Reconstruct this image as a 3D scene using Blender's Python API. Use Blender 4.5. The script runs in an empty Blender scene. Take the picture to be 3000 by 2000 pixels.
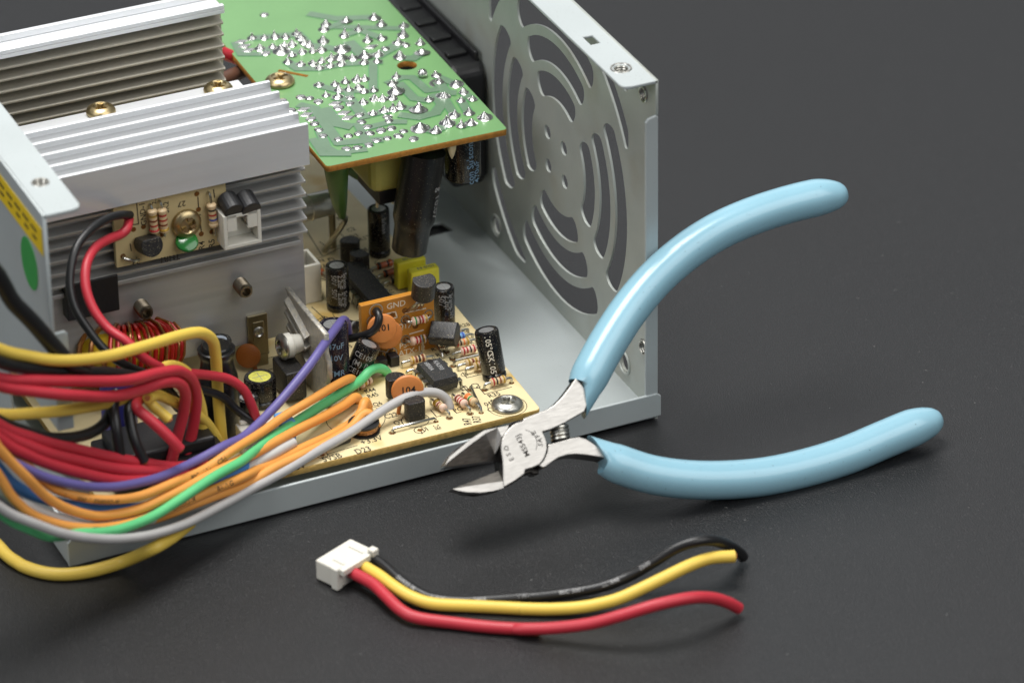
import bpy, bmesh, math, random
from mathutils import Vector, Matrix
random.seed(7)
S = 0.001                                  # all coordinates below are millimetres
scene = bpy.context.scene
COL = scene.collection
R = math.radians

# ------------------------------------------------------------------ camera
CP = Vector((-251.61, -811.95, 546.49)); YAW, PIT, ROLL, FPX = 0.41409, 0.52776, -0.016746, 13662.4
FWD = Vector((math.cos(PIT)*math.sin(YAW), math.cos(PIT)*math.cos(YAW), -math.sin(PIT)))
_r = FWD.cross(Vector((0, 0, 1))).normalized(); _u = _r.cross(FWD)
RIGHT = math.cos(ROLL)*_r + math.sin(ROLL)*_u
UP = -math.sin(ROLL)*_r + math.cos(ROLL)*_u
cam_d = bpy.data.cameras.new('camera'); cam = bpy.data.objects.new('camera', cam_d); COL.objects.link(cam)
cam.matrix_world = Matrix(((RIGHT.x, UP.x, -FWD.x, CP.x*S), (RIGHT.y, UP.y, -FWD.y, CP.y*S), (RIGHT.z, UP.z, -FWD.z, CP.z*S), (0, 0, 0, 1)))
cam_d.sensor_width = 36; cam_d.lens = FPX*36/3000
cam_d.clip_start = 0.02; cam_d.clip_end = 20
cam_d.dof.use_dof = True; cam_d.dof.focus_distance = 1.052; cam_d.dof.aperture_fstop = 17
scene.camera = cam

# ------------------------------------------------------------------ light
world = bpy.data.worlds.new('World'); scene.world = world; world.use_nodes = True
world.node_tree.nodes['Background'].inputs[0].default_value = (0.82, 0.9, 1, 1)
world.node_tree.nodes['Background'].inputs[1].default_value = 0.15
def area(name, loc, target, sx, sy, power, col=(1, 1, 1)):
    d = bpy.data.lights.new(name, 'AREA'); d.shape = 'RECTANGLE'; d.size = sx; d.size_y = sy; d.energy = power; d.color = col
    o = bpy.data.objects.new(name, d); COL.objects.link(o); o.location = loc
    o.rotation_euler = (Vector(target) - Vector(loc)).to_track_quat('-Z', 'Y').to_euler()
    return o
area('softbox_overhead', (0.02, 0.16, 0.98), (0.10, 0.03, 0.0), 0.55, 0.45, 12.5, (1, 0.985, 0.96))
area('softbox_back', (0.62, 1.15, 0.72), (0.14, 0.05, 0.0), 1.5, 0.8, 2.7, (0.98, 0.99, 1))
area('softbox_front', (0.55, -0.85, 1.05), (0.10, 0.02, 0.02), 1.3, 1.0, 10.5, (1, 0.99, 0.97))
area('softbox_left', (-1.0, -0.25, 0.75), (0.08, 0.05, 0.03), 0.7, 0.7, 6.0, (0.98, 0.99, 1))
vs = scene.view_settings; vs.view_transform = 'Standard'; vs.look = 'None'; vs.exposure = 0; vs.gamma = 1; vs.use_curve_mapping = False
scene.render.engine = 'CYCLES'

# ------------------------------------------------------------------ geometry helpers
def ray(px, py): return FWD + RIGHT*((px-1500)/FPX) - UP*((py-1000)/FPX)
def onp(ax, v, px, py):
    d = ray(px, py); return CP + d*((v-CP[ax])/d[ax])
def ux(x, px, py): return onp(0, x, px, py)      # the point of the plane x = const that shows at this place of the photo
def uy(y, px, py): return onp(1, y, px, py)
def uz(z, px, py): return onp(2, z, px, py)
def c1(u, v): return (40+u/3.075, 20+v/3.075)
def c2(u, v): return (560+u/3.075, 20+v/3.075)
def c3(u, v): return (1280+u/3.075, 20+v/3.075)
def c4(u, v): return (40+u/3.075, 500+v/3.075)
def c5(u, v): return (700+u/3.075, 450+v/3.075)
def w1(u, v): return (40+u/3.075, 900+v/3.075)
def rb(u, v): return (700+u/3.075, 900+v/3.075)
def w2(u, v): return (40+u/3.075, 1350+v/3.075)
def p3(u, v): return (1260+u/3.7333, 1080+v/3.7333)
def l5(u, v): return (900+u/3.0947, 1500+v/3.0947)
def l6(u, v): return (1500+u/3.0947, 1500+v/3.0947)
V = Vector
def perp(a):
    a = a.normalized(); h = V((0, 0, 1)) if abs(a.z) < .9 else V((1, 0, 0))
    e1 = h.cross(a).normalized(); return e1, a.cross(e1)

class MB:
    def __init__(s): s.v = []; s.f = []; s.m = []; s.s = []
    def add(s, vs, fs, m=0, sm=False):
        b = len(s.v); s.v += [V(p) for p in vs]
        for f in fs: s.f.append([i+b for i in f]); s.m.append(m); s.s.append(sm)
        return s
    def box(s, lo, hi, m=0, M=None):
        x0, y0, z0 = lo; x1, y1, z1 = hi
        vs = [V(p) for p in ((x0,y0,z0),(x1,y0,z0),(x1,y1,z0),(x0,y1,z0),(x0,y0,z1),(x1,y0,z1),(x1,y1,z1),(x0,y1,z1))]
        if M: vs = [M @ p for p in vs]
        return s.add(vs, [(3,2,1,0),(4,5,6,7),(0,1,5,4),(1,2,6,5),(2,3,7,6),(3,0,4,7)], m)
    def lathe(s, p0, axis, prof, n=20, m=0, mats=None, close=True):
        axis = V(axis).normalized(); e1, e2 = perp(axis); p0 = V(p0); vs = []; fs = []; ms = []
        for r, h in prof:
            for k in range(n):
                a = 2*math.pi*k/n; vs.append(p0+axis*h+(e1*math.cos(a)+e2*math.sin(a))*r)
        b = len(s.v); s.v += vs
        for i in range(len(prof)-1):
            for k in range(n):
                k2 = (k+1) % n
                s.f.append([b+i*n+k, b+i*n+k2, b+(i+1)*n+k2, b+(i+1)*n+k]); s.m.append(mats[i] if mats else m); s.s.append(True)
        if close:
            if prof[0][0] > 1e-4: s.f.append([b+k for k in range(n)][::-1]); s.m.append(mats[0] if mats else m); s.s.append(False)
            if prof[-1][0] > 1e-4:
                q = b+(len(prof)-1)*n; s.f.append([q+k for k in range(n)]); s.m.append(mats[-1] if mats else m); s.s.append(False)
        return s
    def cyl(s, a, b, r, n=14, m=0):
        a, b = V(a), V(b); return s.lathe(a, b-a, [(r, 0), (r, (b-a).length)], n, m)
    def tube(s, pts, r, n=10, m=0, capm=None, rfun=None, slant=0.0, sdir=None):
        pts = [V(p) for p in pts]; N = len(pts); L = 0; b = len(s.v); e1 = None
        T = [(pts[min(i+1, N-1)]-pts[max(i-1, 0)]).normalized() for i in range(N)]
        for i in range(N):
            if e1 is None: e1 = perp(T[0])[0] if sdir is None else (sdir-T[0]*sdir.dot(T[0])).normalized()
            else: e1 = (e1-T[i]*e1.dot(T[i])).normalized()
            e2 = T[i].cross(e1); rr = rfun(i/(N-1)) if rfun else 1.0
            for k in range(n):
                a = 2*math.pi*k/n; q = pts[i]+(e1*math.cos(a)+e2*math.sin(a))*r*rr
                if i == 0 and slant: q += T[0]*slant*math.cos(a)
                s.v.append(q)
        for i in range(N-1):
            for k in range(n):
                k2 = (k+1) % n; s.f.append([b+i*n+k, b+i*n+k2, b+(i+1)*n+k2, b+(i+1)*n+k]); s.m.append(m); s.s.append(True)
        cm = m if capm is None else capm
        s.f.append([b+k for k in range(n)][::-1]); s.m.append(cm); s.s.append(False)
        q = b+(N-1)*n; s.f.append([q+k for k in range(n)]); s.m.append(cm); s.s.append(False)
        return s
    def prism(s, poly, d, m=0, sidem=None, sm=False):
        poly = [V(p) for p in poly]; d = V(d); n = len(poly)
        s.add(poly+[p+d for p in poly], [list(range(n))], m); b = len(s.v)-2*n
        s.f.append([b+n+i for i in range(n)][::-1]); s.m.append(m); s.s.append(False)
        for i in range(n):
            j = (i+1) % n; s.f.append([b+j, b+i, b+n+i, b+n+j]); s.m.append(m if sidem is None else sidem); s.s.append(sm)
        return s
    def line(s, pts, w, z=None, m=0, nrm=V((0, 0, 1)), closed=False):
        pts = [V(p) for p in pts]
        if closed: pts = pts+[pts[0]]
        for a, b in zip(pts, pts[1:]):
            t = (b-a).normalized(); q = nrm.cross(t).normalized()*w/2; e = t*w/2
            s.add([a-e-q, b+e-q, b+e+q, a-e+q], [(0, 1, 2, 3)], m)
        return s
    def text(s, st, size, o, e1, e2, m=0, align=0.0, xs=1.0):
        vs, fs, w = textmesh(st); e1 = V(e1).normalized()*xs; e2 = V(e2).normalized(); o = V(o)
        return s.add([o+e1*((x-w*align)*size)+e2*(y*size) for x, y in vs], fs, m)
    def textcyl(s, st, size, p0, axis, r, ang, m=0, along=True, hstart=0, tilt=None):
        axis = V(axis).normalized(); vs, fs, w = textmesh(st, True); p0 = V(p0)
        c = (CP-p0); c = (c-axis*c.dot(axis)).normalized(); d = axis.cross(c)
        out = []
        for x, y in vs:
            if along: h, a = hstart-x*size, ang+y*size/r      # reads downwards along the axis
            else: h, a = hstart+y*size, ang+(x-w/2)*size/r
            out.append(p0+axis*h+(c*math.cos(a)+d*math.sin(a))*r)
        return s.add(out, fs, m)
    def textpath(s, st, size, path, s0, r, m=0, off=0.0, toward=None):
        vs, fs, w = textmesh(st); cum = [0]
        for a, b in zip(path, path[1:]): cum.append(cum[-1]+(b-a).length)
        out = []
        for x, y in vs:
            q = min(max(s0+x*size, 0.001), cum[-1]-0.001); i = max(k for k in range(len(cum)) if cum[k] <= q); i = min(i, len(path)-2)
            T = (path[i+1]-path[i]).normalized(); c = path[i]+T*(q-cum[i]); d = (CP-c) if toward is None else V(toward)
            d = (d-T*d.dot(T)).normalized(); b = d.cross(T); a = off+(y*size-size*.35)/r
            out.append(c+(d*math.cos(a)+b*math.sin(a))*r)
        return s.add(out, fs, m)

_tc = {}
def textmesh(st, fine=False):
    if (st, fine) in _tc: return _tc[(st, fine)]
    c = bpy.data.curves.new('t', 'FONT'); c.body = st; c.size = 1; c.resolution_u = 2; c.offset = .012; c.fill_mode = 'FRONT'
    o = bpy.data.objects.new('t', c); COL.objects.link(o)
    dg = bpy.context.evaluated_depsgraph_get(); dg.update()
    me = bpy.data.meshes.new_from_object(o.evaluated_get(dg))
    bpy.data.objects.remove(o); bpy.data.curves.remove(c)
    vs = [(v.co.x, v.co.y) for v in me.vertices]; fs = [tuple(p.vertices) for p in me.polygons]; bpy.data.meshes.remove(me)
    w = max([x for x, _ in vs] or [0]); _tc[(st, fine)] = (vs, fs, w); return _tc[(st, fine)]

def smoothpath(pts, step=5):
    pts = [V(p) for p in pts]; P = [pts[0]*2-pts[1]]+pts+[pts[-1]*2-pts[-2]]; out = []
    for i in range(1, len(P)-2):
        a, b, c, d = P[i-1:i+3]
        for k in range(step):
            t = k/step; out.append(0.5*((2*b)+(c-a)*t+(2*a-5*b+4*c-d)*t*t+(3*b-a-3*c+d)*t**3))
    out.append(pts[-1]); return out

def mesh_from(mb, name, mats, origin, sharp=38):
    me = bpy.data.meshes.new(name)
    me.from_pydata([tuple((p-origin)*S) for p in mb.v], [], mb.f)
    for m in mats: me.materials.append(m)
    for p, mi, sm in zip(me.polygons, mb.m, mb.s): p.material_index = mi; p.use_smooth = sm
    bm = bmesh.new(); bm.from_mesh(me); bmesh.ops.recalc_face_normals(bm, faces=bm.faces) if getattr(mb, 'fixn', False) else None
    bm.to_mesh(me); bm.free()
    if any(mb.s): me.set_sharp_from_angle(angle=R(sharp))
    return me
def link(o, parent=None):
    COL.objects.link(o)
    if parent:
        o.parent = parent
        o.matrix_parent_inverse = Matrix.Translation(parent_origin(parent)).inverted()
    return o
def parent_origin(p):
    w = V(p.location)                        # every object is placed by its world location
    return w
def build(mb, name, mats, parent=None, origin=None, bevel=0.0, sharp=38, seg=2):
    if not isinstance(mats, (list, tuple)): mats = [mats]
    xs = [p.x for p in mb.v]; ys = [p.y for p in mb.v]; zs = [p.z for p in mb.v]
    if origin is None: origin = V(((min(xs)+max(xs))/2, (min(ys)+max(ys))/2, min(zs)))
    origin = V(origin); o = bpy.data.objects.new(name, mesh_from(mb, name, mats, origin, sharp)); o.location = origin*S
    if bevel:
        b = o.modifiers.new('bevel', 'BEVEL'); b.width = bevel*S; b.segments = seg; b.limit_method = 'ANGLE'; b.angle_limit = R(40)
    place(o, parent); return o
WLOC = {}
def place(o, parent):
    COL.objects.link(o); WLOC[o] = V(o.location)
    if parent:
        o.parent = parent; o.location = WLOC[o]-WLOC[parent]
def empty(name, loc, label, cat, group=None):
    o = bpy.data.objects.new(name, None); o.location = V(loc)*S; o.empty_display_size = .005; place(o, None); tag(o, label, cat, group); return o
def tag(o, label, cat, group=None):
    o['label'] = label; o['category'] = cat
    if group: o['group'] = group
    return o
def inst(src, name, loc, parent, scale=(1, 1, 1), rot=(0, 0, 0)):
    o = bpy.data.objects.new(name, src); o.location = V(loc)*S; o.scale = scale; o.rotation_euler = rot; place(o, parent); return o

# ------------------------------------------------------------------ materials
def lin(c): return tuple((x/12.92 if x <= .04045 else ((x+.055)/1.055)**2.4) for x in [k/255 for k in c])
def M(name, rgb, rough=.5, metal=0.0, var=0.0, vscale=300, bump=0.0, bscale=2000, dust=0.0, dustcol=(190, 178, 150), dscale=700, stretch=None, spec=None, coat=0, sss=0, rvar=0.0, stain=None):
    m = bpy.data.materials.new(name); m.use_nodes = True; nt = m.node_tree; N = nt.nodes; L = nt.links; b = N['Principled BSDF']
    c = lin(rgb); b.inputs['Base Color'].default_value = (*c, 1); b.inputs['Roughness'].default_value = rough; b.inputs['Metallic'].default_value = metal
    if spec is not None: b.inputs['Specular IOR Level'].default_value = spec
    if coat: b.inputs['Coat Weight'].default_value = coat; b.inputs['Coat Roughness'].default_value = .12
    if sss: b.inputs['Subsurface Weight'].default_value = sss; b.inputs['Subsurface Scale'].default_value = .002; b.inputs['Subsurface Radius'].default_value = (1, .8, .6)
    tc = N.new('ShaderNodeTexCoord'); mp = N.new('ShaderNodeMapping'); L.new(tc.outputs['Object'], mp.inputs[0])
    if stretch: mp.inputs['Scale'].default_value = stretch
    def noise(sc, det=3, src=mp):
        n = N.new('ShaderNodeTexNoise'); n.inputs['Scale'].default_value = sc; n.inputs['Detail'].default_value = det; L.new(src.outputs[0], n.inputs['Vector']); return n
    def ramp(src, a, bb, lo, hi):
        r = N.new('ShaderNodeMapRange'); r.inputs[1].default_value = a; r.inputs[2].default_value = bb; r.inputs[3].default_value = lo; r.inputs[4].default_value = hi; L.new(src.outputs[0], r.inputs[0]); return r
    cur = None
    if var:
        n = noise(vscale); r = ramp(n, .25, .75, 1-var, 1+var); h = N.new('ShaderNodeVectorMath'); h.operation = 'SCALE'
        h.inputs[0].default_value = c; L.new(r.outputs[0], h.inputs['Scale']); cur = h.outputs[0]
    def mix(fac, col):
        nonlocal cur
        x = N.new('ShaderNodeMix'); x.data_type = 'RGBA'; L.new(fac.outputs[0], x.inputs[0])
        if cur: L.new(cur, x.inputs[6])
        else: x.inputs[6].default_value = (*c, 1)
        x.inputs[7].default_value = (*lin(col), 1); cur = x.outputs[2]
    if stain:
        n = noise(stain[1], 2); mix(ramp(n, stain[2], stain[2]+.12, 0, stain[3]), stain[0])
    if dust:
        n = noise(dscale, 6); d = ramp(n, .62-dust*.25, .75-dust*.2, 0, .85); mix(d, dustcol)
        rr = ramp(n, .62-dust*.25, .75-dust*.2, rough, .95); L.new(rr.outputs[0], b.inputs['Roughness'])
    elif rvar:
        n = noise(vscale*1.7); rr = ramp(n, .3, .7, max(.02, rough-rvar), rough+rvar); L.new(rr.outputs[0], b.inputs['Roughness'])
    if cur: L.new(cur, b.inputs['Base Color'])
    if bump:
        n = noise(bscale, 4); bp = N.new('ShaderNodeBump'); bp.inputs['Strength'].default_value = bump; bp.inputs['Distance'].default_value = .0002
        L.new(n.outputs[0], bp.inputs['Height']); L.new(bp.outputs[0], b.inputs['Normal'])
    return m

m_table = M('black_table', (29, 29, 30), .37, 0, .2, 2400, .8, 2600, spec=.45, dust=-.14, dustcol=(120, 120, 118), dscale=2600)
m_steel = M('galvanised_sheet', (178, 185, 185), .44, .2, .07, 35, .10, 1500, dust=-.15, dustcol=(128, 128, 120), dscale=2600)
m_steelw = M('zinc_coated_wall', (170, 175, 169), .46, .2, .07, 90, .25, 1200, rvar=.06, stain=((150, 140, 118), 60, .55, .25))
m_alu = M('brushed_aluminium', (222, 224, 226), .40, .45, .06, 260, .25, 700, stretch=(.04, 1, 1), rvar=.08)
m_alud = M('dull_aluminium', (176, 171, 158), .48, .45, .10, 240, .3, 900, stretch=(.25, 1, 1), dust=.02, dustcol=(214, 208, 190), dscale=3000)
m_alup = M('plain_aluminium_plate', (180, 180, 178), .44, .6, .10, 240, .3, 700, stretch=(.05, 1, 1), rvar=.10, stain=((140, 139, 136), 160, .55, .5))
m_dusty = M('dusty_plate', (168, 165, 158), .45, .45, .2, 400, .5, 1500, dust=.5, dustcol=(206, 198, 178), dscale=1500)
m_fiber = M('beige_laminate', (222, 205, 160), .5, 0, .05, 90, .1, 1500, stain=((204, 166, 78), 75, .58, .8))
m_fiberd = M('aged_laminate', (196, 178, 132), .55, 0, .08, 200, .15, 1500)
m_edge = M('laminate_edge', (186, 152, 84), .8, 0, .25, 900, .8, 1500)
m_edgeo = M('brown_laminate_edge', (172, 118, 44), .75, 0, .25, 900, .6, 1500)
m_orange = M('orange_laminate', (188, 126, 42), .4, 0, .07, 120, .1, 900)
m_green = M('green_solder_mask', (108, 150, 98), .36, 0, .06, 70, .15, 500, spec=.5)
m_trace = M('green_mask_over_copper', (100, 126, 102), .32, 0, .08, 150, .2, 600, spec=.6)
m_traceb = M('green_mask_edge', (82, 146, 90), .3)
m_solder = M('solder', (205, 205, 202), .24, 1.0, .04, 900, .12, 900)
m_tin = M('tinned_lead', (190, 190, 184), .28, 1.0, .08, 900)
m_chrome = M('nickel_plated_steel', (190, 188, 180), .33, 1.0, .06, 500, rvar=.08)
m_gold = M('yellow_passivated_zinc', (186, 168, 128), .36, 1.0, .12, 350, rvar=.1)
m_stud = M('dark_nickel', (138, 128, 112), .35, 1.0, .1, 600)
m_bracket = M('tin_bracket', (160, 150, 125), .35, 1.0, .1, 400)
m_black = M('black_plastic', (26, 26, 28), .42, 0, .1, 400, .25, 1500)
m_blackd = M('dusty_black_plastic', (24, 23, 24), .45, 0, .1, 400, .3, 1500, dust=.06, dscale=4200)
m_sleeve = M('black_cap_sleeve', (16, 16, 19), .22, 0, .1, 500, .1, 800, dust=.06, dscale=4200)
m_sleevep = M('dark_purple_sleeve', (26, 22, 38), .25, 0, .1, 500, dust=.05, dscale=4200)
m_shrink = M('black_heat_shrink', (15, 15, 16), .3, 0, .1, 300, .25, 500, dust=-.12, dscale=3800)
m_ic = M('chip_plastic', (34, 35, 37), .55, 0, .1, 900, .3, 2500, dust=.05, dscale=4500)
m_captop = M('cap_top', (196, 196, 196), .35, .8, .08, 800)
m_capyel = M('yellow_stained_top', (214, 210, 96), .5, 0, .2, 1200)
m_white = M('white_nylon', (216, 213, 202), .42, 0, .03, 300, sss=.05)
m_cream = M('cream_plastic', (206, 190, 152), .5, 0, .05, 200)
m_yellowblock = M('yellow_tape', (216, 180, 42), .45, 0, .06, 300)
m_film = M('yellow_film_cap', (214, 206, 54), .4, 0, .05, 500, .1, 900)
m_trafo = M('pale_yellow_tape', (178, 172, 92), .4, 0, .08, 200, .3, 250)
m_resb = M('beige_resistor', (208, 182, 142), .35, 0, .06, 900)
m_resw = M('pink_resistor', (222, 190, 170), .35, 0, .06, 900)
m_resblue = M('blue_resistor', (112, 160, 210), .35, 0, .06, 900)
m_bred = M('band_red', (170, 34, 34), .4); m_bblk = M('band_black', (28, 24, 24), .4); m_bbrn = M('band_brown', (120, 56, 30), .4)
m_bgold = M('band_gold', (176, 140, 50), .35, .4); m_bgrn = M('band_green', (40, 130, 60), .4); m_borg = M('band_orange', (222, 120, 60), .4); m_bblu = M('band_blue', (50, 70, 160), .4)
m_glass = M('orange_glass_diode', (190, 100, 60), .15, 0, .1, 900, coat=.5)
m_disc = M('orange_ceramic', (205, 128, 66), .5, 0, .06, 500, .1, 900)
m_discd = M('brown_ceramic', (150, 84, 28), .45, 0, .08, 500)
m_gdisc = M('green_ceramic', (28, 110, 40), .2, 0, .1, 500, coat=.5)
m_ink = M('black_ink', (38, 32, 26), .7); m_inkl = M('grey_ink', (150, 150, 150), .6); m_inkw = M('white_ink', (225, 218, 200), .6); m_inkb = M('blue_ink', (60, 80, 120), .6)
m_inkp = M('pale_blue_ink', (120, 150, 175), .5)
m_pad = M('bare_pad', (120, 76, 26), .5, .3)
m_red = M('red_pvc', (182, 44, 57), .46, 0, .05, 200, .06, 500, sss=.03)
m_yellow = M('yellow_pvc', (222, 190, 80), .48, 0, .04, 200, .06, 500, sss=.03)
m_orangew = M('orange_pvc', (222, 152, 72), .48, 0, .05, 200, .06, 500, sss=.03)
m_purple = M('purple_pvc', (98, 90, 148), .42, 0, .05, 200, .06, 500)
m_greenw = M('green_pvc', (92, 188, 122), .42, 0, .05, 200, .06, 500)
m_greend = M('dark_green_pvc', (62, 104, 40), .42, 0, .06, 200)
m_grey = M('grey_pvc', (172, 170, 168), .42, 0, .05, 200, .06, 500)
m_blue = M('blue_pvc', (70, 130, 196), .42, 0, .05, 200)
m_blackw = M('black_pvc', (22, 22, 23), .38, 0, .08, 300, .06, 500)
m_brownw = M('brown_pvc', (92, 62, 48), .45)
m_copper = M('copper', (196, 128, 84), .3, 1.0, .1, 900)
m_ename = M('red_enamel_wire', (178, 34, 26), .2, .3, .15, 700, coat=.4)
m_enamc = M('copper_enamel_wire', (150, 98, 48), .25, .6, .15, 700, coat=.3)
m_core = M('yellow_core', (206, 170, 30), .55, 0, .06, 300)
m_grip = M('pale_blue_vinyl', (138, 180, 196), .26, 0, .03, 70, .06, 110, coat=.25, rvar=.05, dust=-.16, dustcol=(70, 90, 100), dscale=1600)
m_jaw = M('ground_steel', (186, 183, 178), .44, 1.0, .05, 900, .15, 1500, stretch=(.3, 3, 3), rvar=.08)
m_jawd = M('blackened_steel', (40, 38, 36), .34, .85, .25, 500, .3, 900)
m_bevel = M('machined_cutting_face', (150, 146, 140), .36, 1.0, .3, 400, .4, 700, stretch=(1, 6, 6))
m_label = M('yellow_paper_label', (222, 190, 30), .5, 0, .05, 200)
m_sticker = M('green_sticker', (60, 150, 74), .4, 0, .06, 300)

# ------------------------------------------------------------------ filled outline with holes
def sheet(outer, holes, th, name, mats, frame, parent, origin, bevel=0.12, res=1):
    """outline with holes in a 2D frame (o, e1, e2) with thickness th along e1 x e2"""
    c = bpy.data.curves.new('s', 'CURVE'); c.dimensions = '2D'; c.fill_mode = 'BOTH'; c.extrude = th/2*S
    for loop in [outer]+holes:
        sp = c.splines.new('POLY'); sp.points.add(len(loop)-1); sp.use_cyclic_u = True
        for q, (a, b) in zip(sp.points, loop): q.co = (a*S, b*S, 0, 1)
    t = bpy.data.objects.new('s', c); COL.objects.link(t); dg = bpy.context.evaluated_depsgraph_get(); dg.update()
    me = bpy.data.meshes.new_from_object(t.evaluated_get(dg)); bpy.data.objects.remove(t); bpy.data.curves.remove(c)
    bm = bmesh.new(); bm.from_mesh(me); bmesh.ops.remove_doubles(bm, verts=bm.verts, dist=1e-7); bmesh.ops.recalc_face_normals(bm, faces=bm.faces); bm.to_mesh(me); bm.free()
    o0, e1, e2 = [V(q) for q in frame]; n = e1.cross(e2)
    Mx = Matrix(((e1.x, e2.x, n.x, o0.x*S), (e1.y, e2.y, n.y, o0.y*S), (e1.z, e2.z, n.z, o0.z*S), (0, 0, 0, 1)))
    me.transform(Matrix.Translation(-V(origin)*S) @ Mx); me.name = name; me.materials.clear()
    for m in mats: me.materials.append(m)
    for p in me.polygons: p.material_index = 0 if abs(p.normal.dot(n)) > .7 else len(mats)-1
    o = bpy.data.objects.new(name, me); o.location = V(origin)*S
    if bevel:
        b = o.modifiers.new('bevel', 'BEVEL'); b.width = bevel*S; b.segments = 1; b.limit_method = 'ANGLE'; b.angle_limit = R(50)
    place(o, parent); return o
def circ(cx, cy, r, n=20, a0=0): return [(cx+r*math.cos(a0+2*math.pi*k/n), cy+r*math.sin(a0+2*math.pi*k/n)) for k in range(n)]
def rrect(x0, y0, x1, y1, r, n=4):
    out = []
    for cx, cy, a in ((x1-r, y0+r, -90), (x1-r, y1-r, 0), (x0+r, y1-r, 90), (x0+r, y0+r, 180)):
        for k in range(n+1): t = R(a+90*k/n); out.append((cx+r*math.cos(t), cy+r*math.sin(t)))
    return out
def rounded(poly, r, n=4):
    out = []; N = len(poly)
    for i in range(N):
        a, b, c = [V((*poly[(i+k) % N], 0)) for k in (-1, 0, 1)]
        d1 = (a-b); d2 = (c-b); q = min(r, d1.length*.45, d2.length*.45); p = b+d1.normalized()*q; s = b+d2.normalized()*q
        for k in range(n+1):
            t = k/n; x = p*(1-t)**2+b*2*t*(1-t)+s*t*t; out.append((x.x, x.y))
    return out

# ================================================================== SETTING
mb = MB().box((-900, -700, -12), (1500, 1600, 0))
t = build(mb, 'tabletop', m_table); t['kind'] = 'structure'

# ================================================================== CASE
LX = 141.0
case = empty('power_supply_case', (70, 75, 0), 'open grey sheet metal power supply case with fan grille wall', 'case')
# floor with a rectangular slot
hole = [(uz(1.2, *c5(a, b)).x, uz(1.2, *c5(a, b)).y) for a, b in ((1560, 790), (1600, 650), (1830, 625), (1930, 692))]
sheet([(0.4, 0.4), (LX-.4, .4), (LX-.4, 150), (.4, 150)], [hole], .8, 'floor_panel', [m_steel], ((0, 0, .9), (1, 0, 0), (0, 1, 0)), case, (70, 75, .5), .1)
# front lip
mb = MB().prism([(0, -.4, 0), (LX+.6, -.4, 1.2), (LX+.6, -.4, 6.4), (LX-.4, -.4, 7.2), (1.0, -.4, 6.9), (0, -.4, 6.0)], (0, .8, 0)); mb.fixn = True
build(mb, 'front_lip', m_steel, case, bevel=.25)
# fan wall (inner side faces -x)
FC = (51.9, 42.5)                               # fan centre (y, z)
holes = []
def sector(r0, r1, a0, a1, rad=1.6, n=16):
    p = [(r1*math.cos(R(a0+(a1-a0)*k/n)), r1*math.sin(R(a0+(a1-a0)*k/n))) for k in range(n+1)]
    p += [(r0*math.cos(R(a1+(a0-a1)*k/n)), r0*math.sin(R(a1+(a0-a1)*k/n))) for k in range(n+1)]
    return p
def slot(r0, r1, mid, half):
    # ends parallel to the spokes, corners rounded
    w = 2.75; pts = []
    for rr, s in ((r1, 1), (r0, -1)):
        g = math.degrees(math.asin(w/rr)); a0, a1 = mid-45+g, mid+45-g
        seq = [a0+(a1-a0)*k/18 for k in range(19)]
        if s < 0: seq = seq[::-1]
        pts.append([(rr*math.cos(R(a)), rr*math.sin(R(a))) for a in seq])
    o, i = pts
    loop = [i[-1]]+o+i[:-1]
    return roundends(o, i)
def roundends(o, i):
    def arc(a, b, out):                          # bulging end between points a and b
        a, b = V((*a, 0)), V((*b, 0)); m = (a+b)/2; r = (b-a)/2; n = V((-r.y, r.x, 0)); res = []
        for k in range(1, 8):
            t = math.pi*k/8; q = m-r*math.cos(t)+n*math.sin(t)*out*.62; res.append((q.x, q.y))
        return res
    o = o[2:-2]; i = i[1:-1]
    return o+arc(o[-1], i[0], -1)+i+arc(i[-1], o[0], -1)
for (r0, r1) in ((14.2, 20.2), (22.6, 28.5), (31.0, 37.2)):
    for mid in (1.5, 92, 181.5, 271):
        holes.append(slot(r0, r1, mid, 0))
def clip4(a0, a1):
    out = []; n = 14
    for k in range(n+1):
        a = R(a0+(a1-a0)*k/n); r = 45.2; r = min(r, 38.0/max(abs(math.cos(a)), 1e-3), 38.0/max(abs(math.sin(a)), 1e-3)); out.append((r*math.cos(a), r*math.sin(a)))
    for k in range(n+1):
        a = R(a1+(a0-a1)*k/n); r = 41.0; out.append((r*math.cos(a), r*math.sin(a)))
    return out
for mid in (45, 137, 226, 316): holes.append(rounded(clip4(mid-17, mid+17), .7, 2))
for (dy, dz) in ((-5.5, 3.8), (3.4, 3.8), (-5.3, -4.8), (3.7, -4.7)): holes.append(circ(dy, dz, 1.75, 14))
# h is measured towards the viewer (-y): convert to (y, z)
holes = [[(FC[0]-h, FC[1]+z) for h, z in loop] for loop in holes]
for (yy, zz, r) in ((16.1, 6.7, 2.1), (87.6, 6.7, 2.1), (16.1, 78.2, 2.1), (87.6, 78.2, 2.1), (6, 80, 1.9), (6, 16, 1.9)): holes.append(circ(yy, zz, r, 18))
outer = [(0, .5), (150, .5), (150, 86), (0, 86), (0, 77.6), (.9, 77), (.9, 7.5), (.9, 2)]
sheet(outer, holes, .6, 'fan_wall', [m_steelw, m_steelw], ((LX-.4, 0, 0), (0, 1, 0), (0, 0, 1)), case, (LX, 75, 0), .08)
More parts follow.
